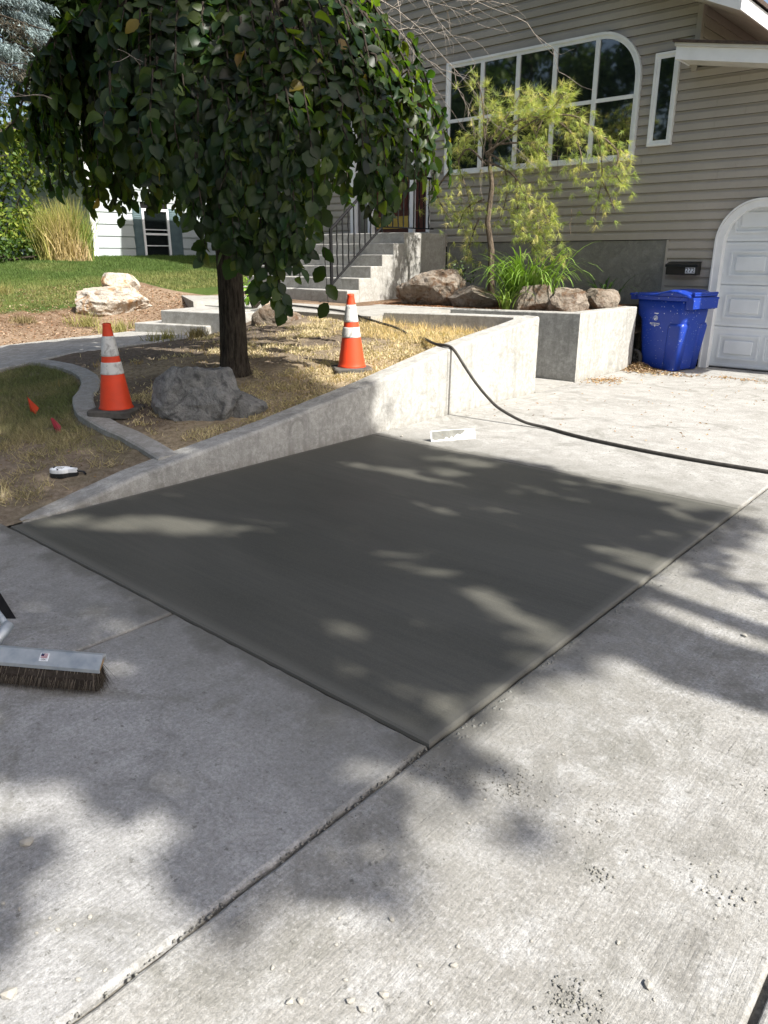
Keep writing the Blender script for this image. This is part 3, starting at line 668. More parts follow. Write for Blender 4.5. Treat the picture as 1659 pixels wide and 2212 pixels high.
for s in range(nst):
    phi = random.uniform(-math.pi, math.pi)
    if s % 4 == 0: phi = random.uniform(-math.pi*.95, -math.pi*.05)
    if s % 5 == 1: phi = math.pi+random.uniform(-.7, .7)
    rho0 = math.sqrt(random.uniform(.0, .85)) ; R = rad(phi)
    dirv = CR*math.cos(phi)+CF*math.sin(phi)
    if rho0 > .3 and math.cos(phi) > -.6 and mnoise.noise(Vector((math.cos(phi)*2.6, math.sin(phi)*2.6, rho0*3.0+5))) < -.12: continue
    outer = rho0 > .6 or random.random() < .3
    rho1 = min(1.0, rho0+random.uniform(.15, .4)) if outer else min(.95, rho0+random.uniform(.05, .2))
    zend = fringe(phi)+random.choice((-.12,0,0,.15,.3,.5))+abs(random.gauss(0, .16)) if rho1 > .72 else random.uniform(1.95, 2.9)
    if random.random() < .25: zend += random.uniform(.2, .9)
    pts = []
    for i in range(5):
        t = i/4; r = rho0+(rho1-rho0)*t; p = cen+dirv*r*R; pts.append((p[0], p[1], dome(r, phi)+random.uniform(-.06, .06)-.22*random.random()))
    pts = [envelope(q) for q in pts]
    if None in pts: continue
    zend = max(zend, skirt(pts[-1])+random.choice((-.1,0,.1,.25)))
    if zend > pts[-1][2]-.1: continue
    zc = pts[-1][2]; wob = random.uniform(-.25, .25); out_ = random.uniform(-.03, .09); tn = np.array([-dirv[1], dirv[0]])
    k = max(2, int((zc-zend)/.18))
    for i in range(1, k+1):
        t = i/k; p = cen+dirv*(rho1*R+out_*math.sin(t*1.6))+tn*wob*t*t*.5; pts.append((p[0], p[1], zc+(zend-zc)*t))
    bm_.tube(pts, [.010*(1-.75*i/(len(pts)-1))+.0015 for i in range(len(pts))], 4, cap=False)
    P = np.array(pts); seg_ = np.linalg.norm(np.diff(P, axis=0), axis=1); cum = np.concatenate([[0], np.cumsum(seg_)])
    d = random.uniform(.02, .1); side = 1
    while d < cum[-1]:
        q = np.array([np.interp(d, cum, P[:, a]) for a in range(3)])
        hang = np.array([0, 0, -1.])+tn_3*0 if False else np.array([0,0,-1.])
        ld = np.array([tn[0]*side*random.uniform(.15,.75)+dirv[0]*random.uniform(-.15,.4), tn[1]*side*random.uniform(.15,.75)+dirv[1]*random.uniform(-.15,.4), -1.+random.uniform(0,.35)])
        if d < cum[4]: ld[2] += random.uniform(.2, .75)
        nn = np.array([dirv[0]+random.gauss(0,.5), dirv[1]+random.gauss(0,.5), .55+random.gauss(0,.35)])
        LP.append(q); LD.append(ld); LN.append(nn); LS.append(random.triangular(.05, .16, .11)); side = -side
        d += random.uniform(.022, .055)
for top, bot, zz in (((-4.62,3.88),(-4.56,3.96),(3.35,2.22)), ((-4.60,3.60),(-4.62,3.62),(2.6,1.42)), ((-4.75,4.55),(-4.66,4.60),(2.4,1.05))):
    a_, b_ = Vector((*top, zz[0])), Vector((*bot, zz[1])); bm_.tube([a_+Vector((-.5,.3,.35)), a_, a_.lerp(b_, .5)+Vector((.02,0,0)), b_], [.008,.006,.004,.002], 4, cap=False)
    for i in range(9):
        q = a_.lerp(b_, (i+.5)/9); sd2 = 1 if i % 2 else -1
        LP.append(np.array(q)); LD.append(np.array([CR[0]*sd2*.6, CR[1]*sd2*.6, -.9])); LN.append(np.array([-CF[0]+random.gauss(0,.25), -CF[1]+random.gauss(0,.25), .45])); LS.append(random.uniform(.15,.18))
LP, LD, LN, LS = map(np.array, (LP, LD, LN, LS))
nl = len(LP)
LC = jit((.019,.038,.013), nl, .45)
lightm = rng.random(nl) < .30; LC[lightm] = jit((.055,.085,.02), lightm.sum(), .25)
yel = rng.random(nl) < .004; LC[yel] = jit((.20,.15,.03), yel.sum(), .2)
RR = frames(LD, LN); SS = np.stack([LS*rng.uniform(.7,1.2,nl), LS, LS*rng.uniform(.2,3.2,nl)*np.where(rng.random(nl) < .2, -1, 1)], 1)
# the three hundred leaves that show largest are parts of their own
camp = np.array([0,0,1.5]); dist = np.linalg.norm(LP-camp, axis=1); face = np.abs(np.einsum('ki,ki->k', RR[:, :, 2], unit(LP-camp)))
rel = LP[:, :2]-cen; frontness = -(rel@CF)
vis = np.einsum('ki,i->k', LP-camp, np.array([-math.sin(YAW)*math.cos(PITCH), math.cos(YAW)*math.cos(PITCH), -math.sin(PITCH)]))
up = np.array([-math.sin(YAW)*math.sin(PITCH), math.cos(YAW)*math.sin(PITCH), math.cos(PITCH)])
inf = ((LP-camp)@up)/vis < .66
score = np.where(inf & (frontness > .45), LS*face/dist, 0); big = np.argsort(-score)[:300]
rest = np.setdiff1d(np.arange(nl), big)
V, F, C = scatter(LEAF_V, LEAF_F, LP[rest], RR[rest], SS[rest], LC[rest])
npmesh('crown', V, F, 'leaf', C, elm, True, kind='stuff')
lms = []
for k in range(6):
    me = bpy.data.meshes.new('leaf'); cv, cf = leaf_template(8, .36, random.uniform(.04,.2), random.uniform(-.05,.32), .06); me.from_pydata(cv.tolist(), [], cf.tolist()); me.update()
    ca = me.color_attributes.new('Col', 'FLOAT_COLOR', 'POINT'); c0 = jit((.040,.066,.022) if k % 3 == 0 else (.019,.037,.014), 1, .25)[0]
    ca.data.foreach_set('color', np.tile([*c0, 1], len(cv)).astype(np.float32)); me.materials.append(M['leaf']); me.polygons.foreach_set('use_smooth', [True]*len(cf)); lms.append(me)
for j in big:
    o = bpy.data.objects.new('leaf', lms[j % 6]); COL.objects.link(o); par(o, elm)
    mt = Matrix.Identity(4)
    for a in range(3):
        for b in range(3): mt[a][b] = RR[j][a, b]*SS[j][b]
        mt[a][3] = LP[j][a]
    o.matrix_basis = mt
# main limbs
for a in range(11):
    phi = a*2*math.pi/11+.3; dirv = CR*math.cos(phi)+CF*math.sin(phi); R = rad(phi); pts = [(EB.x, EB.y, EB.z+1.9)]
    for t in (.12,.3,.5,.7,.88,.98): p = cen+dirv*t*R; pts.append((p[0]+random.uniform(-.06,.06), p[1]+random.uniform(-.06,.06), 2.55+(dome(t, phi)-2.62)*min(1,t*2.6)-.12+random.uniform(-.07,.07)))
    pts = [pts[0]]+[q for q in (envelope((q[0], q[1], q[2]-.12)) for q in pts[1:5]) if q]; bm_.tube(pts, [.075,.06,.045,.035,.026,.018,.010][:len(pts)], 7, cap=False)
bm_.build('branches', 'bark', elm, smooth=True)
tw = MB()
def twig(p, d, L, r, depth):
    pts = [p]; d = d.normalized(); k = 6
    for i in range(k):
        d = (d+Vector((random.gauss(0,.16), random.gauss(0,.16), random.gauss(0,.14)-.02))).normalized(); p = p+d*L/k; pts.append(p)
        if depth and i >= 1 and random.random() < .75: twig(p, d+Vector((random.gauss(0,.6), random.gauss(0,.6), random.gauss(0,.45))), L*random.uniform(.3,.6), r*.6, depth-1)
    tw.tube(pts, [r*(1-.7*i/k) for i in range(k+1)], 4, cap=False)
for a, L in ((20,1.5),(8,1.45),(0,1.35),(32,1.3),(-14,1.3),(-28,1.15),(14,1.6),(48,1.1),(4,1.1),(-40,.9),(-6,1.5)):
    phi = math.radians(a); dirv = CR*math.cos(phi)+CF*math.sin(phi); t = random.uniform(.45,.62); p = cen+dirv*t*rad(phi)
    twig(Vector((p[0], p[1], dome(t)+.02)), Vector((dirv[0], dirv[1], random.uniform(-.5,-.1))), L*.85, .0055, 2)
for a in (-150,-165,-140,-120,-100,180):
    phi = math.radians(a); dirv = CR*math.cos(phi)+CF*math.sin(phi); t = random.uniform(.8,.95); p = cen+dirv*t*rad(phi)
    twig(Vector((p[0], p[1], dome(t, phi)+.02)), Vector((dirv[0], dirv[1], random.uniform(-.2,.2))), random.uniform(.3,.5), .004, 1)
tw.build('dead_twigs', 'twig', elm, kind='stuff')
# ------------------------------------------------------------------ weeping pine in the planter
PB = Vector((-6.65, 10.1, .80))
pine = thing('weeping_pine', PB, 'small weeping pine with tufted yellow green needles before the arched window', 'tree')
tr = [(-6.64,10.12,.78),(-6.66,10.1,1.2),(-6.67,10.1,1.59),(-6.75,10.08,1.99),(-6.71,10.1,2.5),(-6.78,10.1,2.82),(-6.70,10.0,3.19)]
MB().tube(tr, [.06,.05,.046,.042,.036,.028,.016], 10).build('trunk', 'pinebark', pine, smooth=True)
BR = dict(r1=[(-6.54,2.9),(-6.27,3.23),(-5.69,3.28),(-5.21,3.21),(-4.92,2.93),(-4.81,2.49),(-4.85,2.16),(-4.85,1.87)], r2=[(-5.21,3.21),(-4.86,2.96),(-4.62,2.75),(-4.63,2.53),(-4.51,2.35)],
 r3=[(-4.81,2.45),(-4.58,2.06)], c1=[(-6.6,2.9),(-5.9,3.19),(-5.56,3.3),(-5.35,3.45)], c2=[(-5.9,3.19),(-5.63,3.39),(-5.58,3.54)], l1=[(-6.65,2.75),(-6.97,2.99),(-7.17,2.82),(-7.02,2.44),(-6.92,2.05)],
 l2=[(-6.66,2.85),(-6.89,3.17),(-7.18,3.14),(-7.39,2.97)], p1=[(-6.6,2.8),(-6.08,2.57),(-5.83,2.26),(-5.62,1.95),(-5.42,1.7),(-5.22,1.46)], p2=[(-6.08,2.57),(-5.97,2.2),(-5.8,1.83),(-5.48,1.55)],
 t1=[(-6.66,3.1),(-6.69,3.51),(-6.75,3.8)], t2=[(-6.6,3.07),(-6.36,3.41),(-6.26,3.63)], t3=[(-6.65,3.08),(-6.82,3.28),(-6.75,3.51)], s1=[(-6.68,2.04),(-6.74,1.79),(-6.79,1.39)],
 s2=[(-6.66,2.29),(-7.01,2.18),(-7.18,1.92)], m1=[(-6.6,3.0),(-5.96,2.97),(-5.72,2.72),(-5.62,2.42)], m2=[(-5.69,3.28),(-5.4,3.09),(-5.24,2.8),(-5.28,2.52)], m3=[(-6.27,3.17),(-6.13,3.39),(-6.07,3.55)],
 m4=[(-5.9,3.19),(-5.81,2.9),(-6.01,2.68)], d1=[(-7.1,2.95),(-7.64,2.53),(-7.72,2.34),(-7.53,2.0)], p3=[(-5.83,2.26),(-5.55,2.1),(-5.35,1.9)], q1=[(-6.6,2.9),(-6.3,2.75),(-6.15,2.4),(-6.2,2.0)], q2=[(-6.3,3.2),(-6.5,3.35),(-6.55,3.2)], q3=[(-5.7,3.28),(-5.75,3.0),(-5.5,2.75)], q4=[(-6.27,3.2),(-5.95,3.3),(-5.75,3.5)])
NP, ND, NN, NC = [], [], [], []; bb = MB()
STRAIGHT = {'r1':(.0,), }
for bn, pts in BR.items():
    y0 = random.uniform(9.55, 10.25)
    off = -.35 if bn in ('p1','p2','p3') else (0 if bn in ('r1','r2','r3') else y0-9.8)
    P3 = [Vector((x+ (off)*.0, 9.8+off*(.2+.8*i/max(1,len(pts)-1)), z)) for i, (x, z) in enumerate(pts)]
    # smooth resample
    dense = []
    for i in range(len(P3)-1):
        for t in np.linspace(0, 1, 6)[:-1]:
            a = P3[max(i-1,0)]; b = P3[i]; c = P3[i+1]; d = P3[min(i+2,len(P3)-1)]
            dense.append(.5*((2*b)+(-a+c)*t+(2*a-5*b+4*c-d)*t*t+(-a+3*b-3*c+d)*t**3))
    dense.append(P3[-1]); k = len(dense)
    bb.tube(dense, [.014*(1-.8*i/(k-1))+.002 for i in range(k)], 5, cap=False)
    main = bn in ('r1','r2','p1','l1','c1','m1','m2')
    for i in range(k):
        f = i/(k-1)
        if f < (.22 if bn in ('r1','c1','m1','p1') else .3): continue
        nt = 4 if bn not in ('p1','p2','p3') else 6
        if bn in ('r1','r3') and f > .66 and i % 2: continue
        for q in range(nt):
            base = dense[i]+Vector((random.gauss(0,.10), random.gauss(0,.12), random.gauss(0,.085)))
            if random.random() < .4: bb.tube([dense[i], base], .0025, 3, cap=False)
            tdir = (dense[min(i+1,k-1)]-dense[max(i-1,0)]).normalized()+Vector((random.gauss(0,.4),random.gauss(0,.4),random.gauss(0,.3)))
            tdir.normalize(); tone = random.random()
            for z_ in range(24):
                dv = tdir*random.uniform(.3,1.0)+Vector((random.gauss(0,.5),random.gauss(0,.5),random.gauss(0,.45)-.2))
                NP.append(base+Vector((random.gauss(0,.008),random.gauss(0,.008),random.gauss(0,.008)))); ND.append(dv.normalized()); NN.append(Vector((random.gauss(0,1),random.gauss(0,1),random.gauss(0,1))))
                NC.append((.46,.48,.16) if tone < .5 else ((.30,.36,.12) if tone < .85 else (.58,.52,.24)))
NP = np.array(NP); kk = len(NP); Vn, Fn, Cn = scatter(BLADE_V, BLADE_F, NP, frames(np.array(ND), np.array(NN)), np.stack([np.full(kk,.0045), rng.uniform(.08,.14,kk), np.ones(kk)], 1), np.array(NC)*rng.uniform(.7,1.25,(kk,1)))
npmesh('needles', Vn, Fn, 'needle', Cn, pine, kind='stuff')
for i in range(26):   # bare hanging twigs under the crown
    x = random.uniform(-7.6,-5.2); y = random.uniform(9.6,10.3); z = random.uniform(2.1,2.9); p = [Vector((x,y,z))]
    for q in range(4): p.append(p[-1]+Vector((random.gauss(0,.04),random.gauss(0,.03),-random.uniform(.04,.13))))
    bb.tube(p, .003, 3, cap=False)
bb.build('branches', 'pinebark', pine)
# ------------------------------------------------------------------ strap-leaved plants
def strap_clump(name, c, k, L, wd, col, spread, label, group=None, lean=(0,0)):
    P, Fc, Cc = [], [], []
    for i in range(k):
        a = random.uniform(0, 2*math.pi); l = L*random.uniform(.6, 1.1); r0 = random.uniform(0, spread); ex = c[0]+r0*math.cos(a)*1.0; ey = c[1]+r0*math.sin(a)*.8
        ax = a+random.gauss(0,.5); d = Vector((math.cos(ax)+lean[0], math.sin(ax)+lean[1], 0)).normalized(); sd_ = Vector((-d.y, d.x, 0)); arch = random.uniform(.75, 1.5); n = 8; o = len(P)
        tone = random.uniform(.7, 1.35)
        for q in range(n+1):
            t = q/n; ang = math.pi*.5*(1-.06)-arch*1.75*t**1.35
            if q == 0: pos = Vector((ex, ey, c[2]))
            else: pos = pos+(d*math.cos(ang)+Vector((0,0,1))*math.sin(ang))*l/n
            w_ = wd*(1-.9*t**2.2)*(.6+.4*min(1,t*4))
            for s_ in (-1, 1): P.append(pos+sd_*s_*w_*.5+Vector((0,0,.004))); Cc.append([v*tone*(.75+.4*t) for v in col])
        for q in range(n): Fc.append((o+2*q, o+2*q+1, o+2*q+3, o+2*q+2))
    e = thing(name, c, label, 'plant', group)
    npmesh('leaves', np.array([tuple(p) for p in P]), np.array(Fc), 'blade', np.array(Cc), e, kind='stuff')
    return e
strap_clump('daylily', (-5.62,9.42,.92), 190, 1.05, .027, (.16,.26,.05), .45, 'large arching daylily clump draped over planter boulders', None, (.15,-.25))
strap_clump('daylily', (-5.62,8.93,.81), 30, .5, .022, (.17,.25,.05), .10, 'small young daylily tuft before the planter boulders', None, (0,-.1))
strap_clump('daylily', (-4.95,10.55,.82), 34, .75, .024, (.05,.10,.03), .16, 'dark strap leaved plant in shade by foundation and bin')
# ------------------------------------------------------------------ rocks
def boulder(name, c, size, mat, label, seed, rot=0., group=None, cut=.35, rough=.5, flat=None, cat='boulder', sub=4):
    import bmesh
    bm = bmesh.new(); bmesh.ops.create_icosphere(bm, subdivisions=sub, radius=1)
    rs = random.Random(seed); planes = []
    for i in range(16):
        v = Vector((rs.gauss(0,1), rs.gauss(0,1), rs.gauss(0,.8))).normalized(); planes.append((v, rs.uniform(.52,.85)))
    planes.append((Vector((rs.gauss(0,.15),rs.gauss(0,.15),1)).normalized(), .62))
    for v in bm.verts:
        p = v.co.copy()
        for n_, d_ in planes:
            e = p.dot(n_)-d_
            if e > 0: p -= n_*e*.96
        q = p*1.7+Vector((seed*3.1,seed*1.7,seed)); k = mnoise.fractal(q, .8, 2.1, 7)*.09*rough+mnoise.ridged_multi_fractal(p*3.2+Vector((seed,0,0)), .9, 2.1, 6, 1.0, 2.0)*.028*rough
        p += p.normalized()*(k-.04)
        v.co = p*1.22
    ca, sa = math.cos(rot), math.sin(rot)
    for v in bm.verts:
        x, y, z_ = v.co.x*size[0], v.co.y*size[1], v.co.z*size[2]
        v.co = Vector((c[0]+ca*x-sa*y, c[1]+sa*x+ca*y, max(c[2]+z_, c[2]-size[2]*cut-.06)))
    me = bpy.data.meshes.new(name); bm.to_mesh(me); bm.free()
    tags = dict(label=label, category=cat)
    if group: tags['group'] = group
    return finish(me, name, mat, **tags)
boulder('boulder', (-5.14,3.57,.37), (.37,.30,.35), 'rock_grey', 'rough grey boulder beside the traffic cone at the elm', 3, YAW, None, .5, 1.0, sub=5)
boulder('boulder', (-4.93,3.84,.27), (.21,.18,.19), 'rock_grey', 'small pale grey stone leaning on the grey boulder', 8, .3)
boulder('boulder', (-11.25,6.35,.84), (.60,.42,.30), 'rock_white', 'craggy white and rust boulder on the mulch slope', 5, YAW+.1, None, .7, 1.0, sub=5)
boulder('boulder', (-11.28,6.5,1.08), (.32,.30,.22), 'rock_white', 'rusty cap stone on top of the white boulder', 12, .5)
PLB = 'boulders in the planter'
boulder('boulder', (-7.25,9.35,.98), (.50,.34,.37), 'rock_tan', 'large humped tan boulder beside the porch stair', 21, .25, PLB, .6, 1.1, sub=5)
boulder('boulder', (-6.42,9.25,.92), (.40,.25,.22), 'rock_tan', 'flat topped brown boulder at the pine trunk', 34, .1, PLB, .6, .8)
boulder('boulder', (-5.42,9.22,.92), (.34,.25,.24), 'rock_tan', 'tan boulder half hidden under daylily leaves', 44, .3, PLB, .6, .9)
boulder('boulder', (-4.92,9.28,.90), (.30,.22,.22), 'rock_tan', 'pale tan boulder at the daylily edge near planter corner', 52, .8, PLB, .6, 1.0)
boulder('boulder', (-4.78,9.88,.92), (.27,.25,.20), 'rock_tan', 'jagged boulder at the planter end by the bin', 63, 1.2, PLB, .6, 1.2)
boulder('boulder', (-7.6,6.55,.75), (.32,.26,.20), 'rock_tan', 'tan rock behind the elm trunk near the walk', 71, .3, None, .6, .9)
boulder('boulder', (-8.05,6.9,.86), (.22,.2,.24), 'rock_white', 'pale rock behind the elm trunk by garden steps', 77, .9, None, .6, .9)
# ------------------------------------------------------------------ traffic cones
def cone(c, label, tilt=0., rz=0.):
    e = thing('traffic_cone', c, label, 'traffic cone', 'traffic cones'); x, y, z_ = c
    R = lambda h: .132+(.031-.132)*(h-.03)/(.70-.03)
    pl_ = []
    for k in range(4):
        a0 = k*math.pi/2
        for q in range(5): a = a0+q*math.pi/8; pl_.append((x+.135*(1 if k in (0,3) else -1)+.05*math.cos(a), y+.135*(1 if k in (0,1) else -1)+.05*math.sin(a)))
    ca, sa = math.cos(rz), math.sin(rz); pl_ = [(x+ca*(u-x)-sa*(v-y), y+sa*(u-x)+ca*(v-y)) for u, v in pl_]
    m = MB(); n = len(pl_)
    m.loft([[(u,v,z_-.02) for u, v in pl_], [(u,v,z_+.022) for u, v in pl_], [(x+(u-x)*.94,y+(v-y)*.94,z_+.034) for u, v in pl_]]); m.build('base', 'conebase', e)
    MB().lathe([(R(.02)+.012,.025),(R(.04),.05)]+[(R(h),h) for h in np.linspace(.06,.685,24)]+[(.034,.69),(.034,.705),(.026,.712),(.022,.70),(.020,.6)], 32, c).build('cone_body', 'orange', e, smooth=True)
    for a, b in ((.455,.612),(.312,.408)):
        MB().lathe([(R(a)+.0002,a)]+[(R(h)+.0035,h) for h in np.linspace(a+.002,b-.002,8)]+[(R(b)+.0002,b)], 32, c, cap=False).build('reflective_collar', 'collar', e, smooth=True)
    return e
cone((-5.66,3.10,.285), 'orange traffic cone with scuffed white bands beside the curved edging', 0, .6)
cone((-5.02,5.25,.455), 'orange traffic cone with white bands in dry grass behind the retaining wall', 0, .9)
# ------------------------------------------------------------------ recycling bin
BC, BA = Vector((-3.97,10.6,0)), math.radians(-15)
binr = thing('recycling_bin', BC, 'blue wheeled recycling bin between planter wall and garage door', 'bin')
def bw(u, v, z_): return (BC.x+math.cos(BA)*u-math.sin(BA)*v, BC.y+math.sin(BA)*u+math.cos(BA)*v, z_)
def rrect(u0, u1, h, r, z_, k=5):
    out = []
    for cu, cv, a0 in ((u1-r,h-r,0),(u0+r,h-r,math.pi/2),(u0+r,-h+r,math.pi),(u1-r,-h+r,1.5*math.pi)):
        for q in range(k+1): a = a0+q*math.pi/2/k; out.append(bw(cu+r*math.cos(a), cv+r*math.sin(a), z_))
    return out
MB().loft([rrect(-.25,.285,.235,.07,.012), rrect(-.265,.30,.25,.07,.04), rrect(-.30,.34,.27,.075,.40), rrect(-.325,.365,.285,.08,.66), rrect(-.345,.37,.287,.08,.70), rrect(-.385,.375,.29,.08,.735), rrect(-.40,.39,.30,.08,.95)]).build('body', 'bin', binr, smooth=True)
def rrect2(u0, u1, v0, v1, r, z_):
    c0 = (v0+v1)/2; h = (v1-v0)/2; out = []
    for cu, cv, a0 in ((u1-r,h-r,0),(u0+r,h-r,math.pi/2),(u0+r,-h+r,math.pi),(u1-r,-h+r,1.5*math.pi)):
        for q in range(5): a = a0+q*math.pi/8; out.append(bw(cu+r*math.cos(a), c0+cv+r*math.sin(a), z_))
    return out
for s_ in (-1, 1):
    V_ = lambda a_, b_: (a_, b_) if s_ > 0 else (-b_, -a_)
    MB().loft([rrect2(.10,.305,*V_(.09,.262),.045,.012), rrect2(.13,.36,*V_(.09,.287),.045,.45), rrect2(.14,.378,*V_(.09,.296),.045,.60), rrect2(.17,.365,*V_(.10,.288),.045,.64)]).build('corner_rib', 'bin', binr, smooth=True)
MB().loft([rrect(-.41,.40,.31,.085,.935), rrect(-.425,.415,.325,.09,.94), rrect(-.43,.42,.33,.09,.985), rrect(-.41,.40,.31,.085,.99)]).build('rim', 'bin', binr, bevel=0)
# lid with a raised swell
rings = []
for u, zz, hw in [(-.44,1.0,.30),(-.36,1.012,.325),(-.2,1.016,.33),(-.05,1.022,.33),(.05,1.045,.33),(.15,1.066,.33),(.27,1.06,.33),(.36,1.035,.325),(.42,1.018,.315),(.445,1.006,.30)]:
    ring = []
    for v, dz in ((-1,-.018),(-.985,.0),(-.8,.016),(0,.022),(.8,.016),(.985,0),(1,-.018)): ring.append(bw(u, v*hw, zz+dz-.006))
    for v in (1,-1): ring.append(bw(u, v*hw*.98, min(zz-.03,.992)))
    rings.append(ring)
MB().loft(rings).build('lid', 'bin', binr, smooth=False)
MB().prism([(0,0)], 'z', 0, 0) if False else None
m = MB(); 
def bbox(m, u0, u1, v0, v1, z0, z1):
    m.add([bw(u0,v0,z0),bw(u1,v0,z0),bw(u1,v1,z0),bw(u0,v1,z0),bw(u0,v0,z1),bw(u1,v0,z1),bw(u1,v1,z1),bw(u0,v1,z1)], [(3,2,1,0),(4,5,6,7),(0,1,5,4),(1,2,6,5),(2,3,7,6),(3,0,4,7)]); return m
bbox(m, .395, .49, -.285, .285, .955, .985); bbox(m, .475, .49, -.27, .27, .84, .955)
for k in range(7): v = -.27+k*.083; bbox(m, .38, .474, v, v+.02, .83, .954)
m.build('front_grip', 'bin', binr)
m = bbox(MB(), .40, .485, -.25, .25, 1.0, 1.022); bbox(m, .44, .487, -.26, .26, 1.022, 1.05); m.build('lid_handle', 'bin', binr, bevel=.006)
MB().tube([bw(-.50,-.30,1.0), bw(-.50,.30,1.0)], .017, 10).build('handle_bar', 'bin', binr)
m = MB(); 
for v in (-.29,-.1,.1,.27): bbox(m, -.50, -.40, v, v+.025, .93, 1.005)
m.build('hinge_bracket', 'bin', binr)
for v in (-.305, .305):
    s = -1 if v < 0 else 1
    wl = MB(); 
    def wring(r, dv, n=28): return [bw(-.33+r*math.cos(2*math.pi*i/n), v+dv*s, .128+r*math.sin(2*math.pi*i/n)) for i in range(n)]
    wl.loft([wring(.095,-.03),wring(.122,-.032),wring(.128,-.02),wring(.128,.015),wring(.120,.028),wring(.100,.028),wring(.098,.01)], cap=False)
    wt = wl.build('wheel', 'rubber', binr, smooth=False)
    hb = MB().loft([wring(.03,-.03),wring(.03,.026),wring(.022,.032)])
    for k in range(10):
        a = 2*math.pi*k/10; r0, r1, h = .024, .1, .009
        q = []
        for rr, hh in ((r0,h*.8),(r1,h*1.5)):
            for sgn in (-1, 1): q.append((rr*math.cos(a)-sgn*hh*math.sin(a), rr*math.sin(a)+sgn*hh*math.cos(a)))
        lo = [bw(-.33+x, v+.004*s, .128+z_) for x, z_ in q]; hi = [bw(-.33+x, v+.018*s, .128+z_) for x, z_ in q]
        hb.add(lo+hi, [(0,1,3,2),(4,6,7,5),(0,2,6,4),(1,5,7,3),(0,4,5,1),(2,3,7,6)])
    hb.build('wheel_rim', 'rubber', wt)
    MB().loft([wring(.1,-.028), wring(.1,-.02)]).build('wheel_back', 'black', wt)
MB().tube([bw(-.33,-.3,.128), bw(-.33,.3,.128)], .01, 8).build('axle', 'iron', binr)
# printed marks on the bin's side: recycling arrows, round emblem, lettering
BS = Matrix.Translation(BC) @ Matrix.Rotation(BA, 4, 'Z')
def side_v(z_): return -(.25+(.287-.25)*min(1,(z_-.04)/.62))-.0025
def mark(name, polys, uc, zc, mat='print'):
    m = MB()
    for pl_ in polys:
        vs = [bw(uc+x, side_v(zc+z_)-.002, zc+z_) for x, z_ in pl_]+[bw(uc+x, side_v(zc+z_)+.004, zc+z_) for x, z_ in pl_]; n = len(pl_)
        m.add(vs, [tuple(range(n))]+[(i,(i+1)%n,(i+1)%n+n,i+n) for i in range(n)])
    return m.build(name, mat, binr)
polys = []
for k in range(3):
    a = math.radians(90+120*k); ca, sa = math.cos(a-math.pi/2), math.sin(a-math.pi/2); rt = lambda p: (ca*p[0]-sa*p[1], sa*p[0]+ca*p[1])
    polys.append([rt(p) for p in [(-.030,.018),(-.012,.044),(.0,.044),(.0,.040),(-.013,.012)]]); polys.append([rt(p) for p in [(.003,.044),(.014,.042),(.027,.026),(.034,.029),(.030,.004),(.008,.012),(.015,.017),(.005,.033)]])
mark('recycling_symbol', polys, -.045, .79)
ringp = []
for k in range(20):
    a, b = 2*math.pi*k/20, 2*math.pi*(k+1)/20; ringp.append([(.033*math.cos(a),.033*math.sin(a)),(.033*math.cos(b),.033*math.sin(b)),(.029*math.cos(b),.029*math.sin(b)),(.029*math.cos(a),.029*math.sin(a))])
ringp += [[(-.018,-.022),(-.006,-.024),(-.008,.0),(-.016,.004)], [(-.006,-.02),(.012,-.018),(.018,-.004),(.0,-.002)], [(-.014,.008),(.002,.022),(.016,.014),(.02,.002),(.004,.006)]]
mark('round_emblem', ringp, -.052, .70)
text_mesh('lettering', 'RECYCLING', .030, 'print', binr, BS @ Matrix.Translation((-.058, -.2862, .625)) @ Matrix.Rotation(math.radians(-3.4), 4, 'X') @ TXT, .003)
mark('underline', [[(-.06,.0),(.06,.0),(.06,.005),(-.06,.005)], [(-.006,-.012),(.0,-.018),(.006,-.012),(.008,.012),(-.008,.012)]], -.058, .60)
# ------------------------------------------------------------------ hose
HP = [(-9.9,8.2,.82),(-9.3,7.85,.82),(-8.83,7.65,.82),(-8.0,7.45,.82),(-7.2,7.25,.82),(-6.7,7.03,.815),(-6.5,6.93,.80),(-6.32,6.86,.785),(-6.0,6.76,.755),(-5.62,6.63,.725),(-5.3,6.52,.66),(-5.08,6.42,.665),(-4.85,6.22,.672),(-4.6,6.03,.668),(-4.45,5.97,.672),(-4.36,5.96,.663),(-4.29,5.96,.61),(-4.21,5.96,.52),(-4.12,5.96,.42),(-4.03,5.96,.33),(-3.90,5.96,.22),(-3.76,5.96,.13),(-3.5,5.97,.04),(-3.26,5.98,.017),(-2.95,5.88,.016),(-2.64,5.81,.016),(-2.02,5.74,.016),(-1.32,5.75,.016),(-.5,5.85,.016),(.8,5.8,.016),(2.2,5.2,.016)]
dense = []
for i in range(len(HP)-1):
    a, b, c, d = (Vector(HP[max(i-1,0)]), Vector(HP[i]), Vector(HP[i+1]), Vector(HP[min(i+2,len(HP)-1)]))
    for t in np.linspace(0, 1, 6)[:-1]: dense.append(.5*((2*b)+(-a+c)*t+(2*a-5*b+4*c-d)*t*t+(-a+3*b-3*c+d)*t**3))
MB().tube(dense, .0145, 8).build('garden_hose', 'hose', smooth=True, label='black rubber hose looping from bed over wall onto driveway', category='hose')
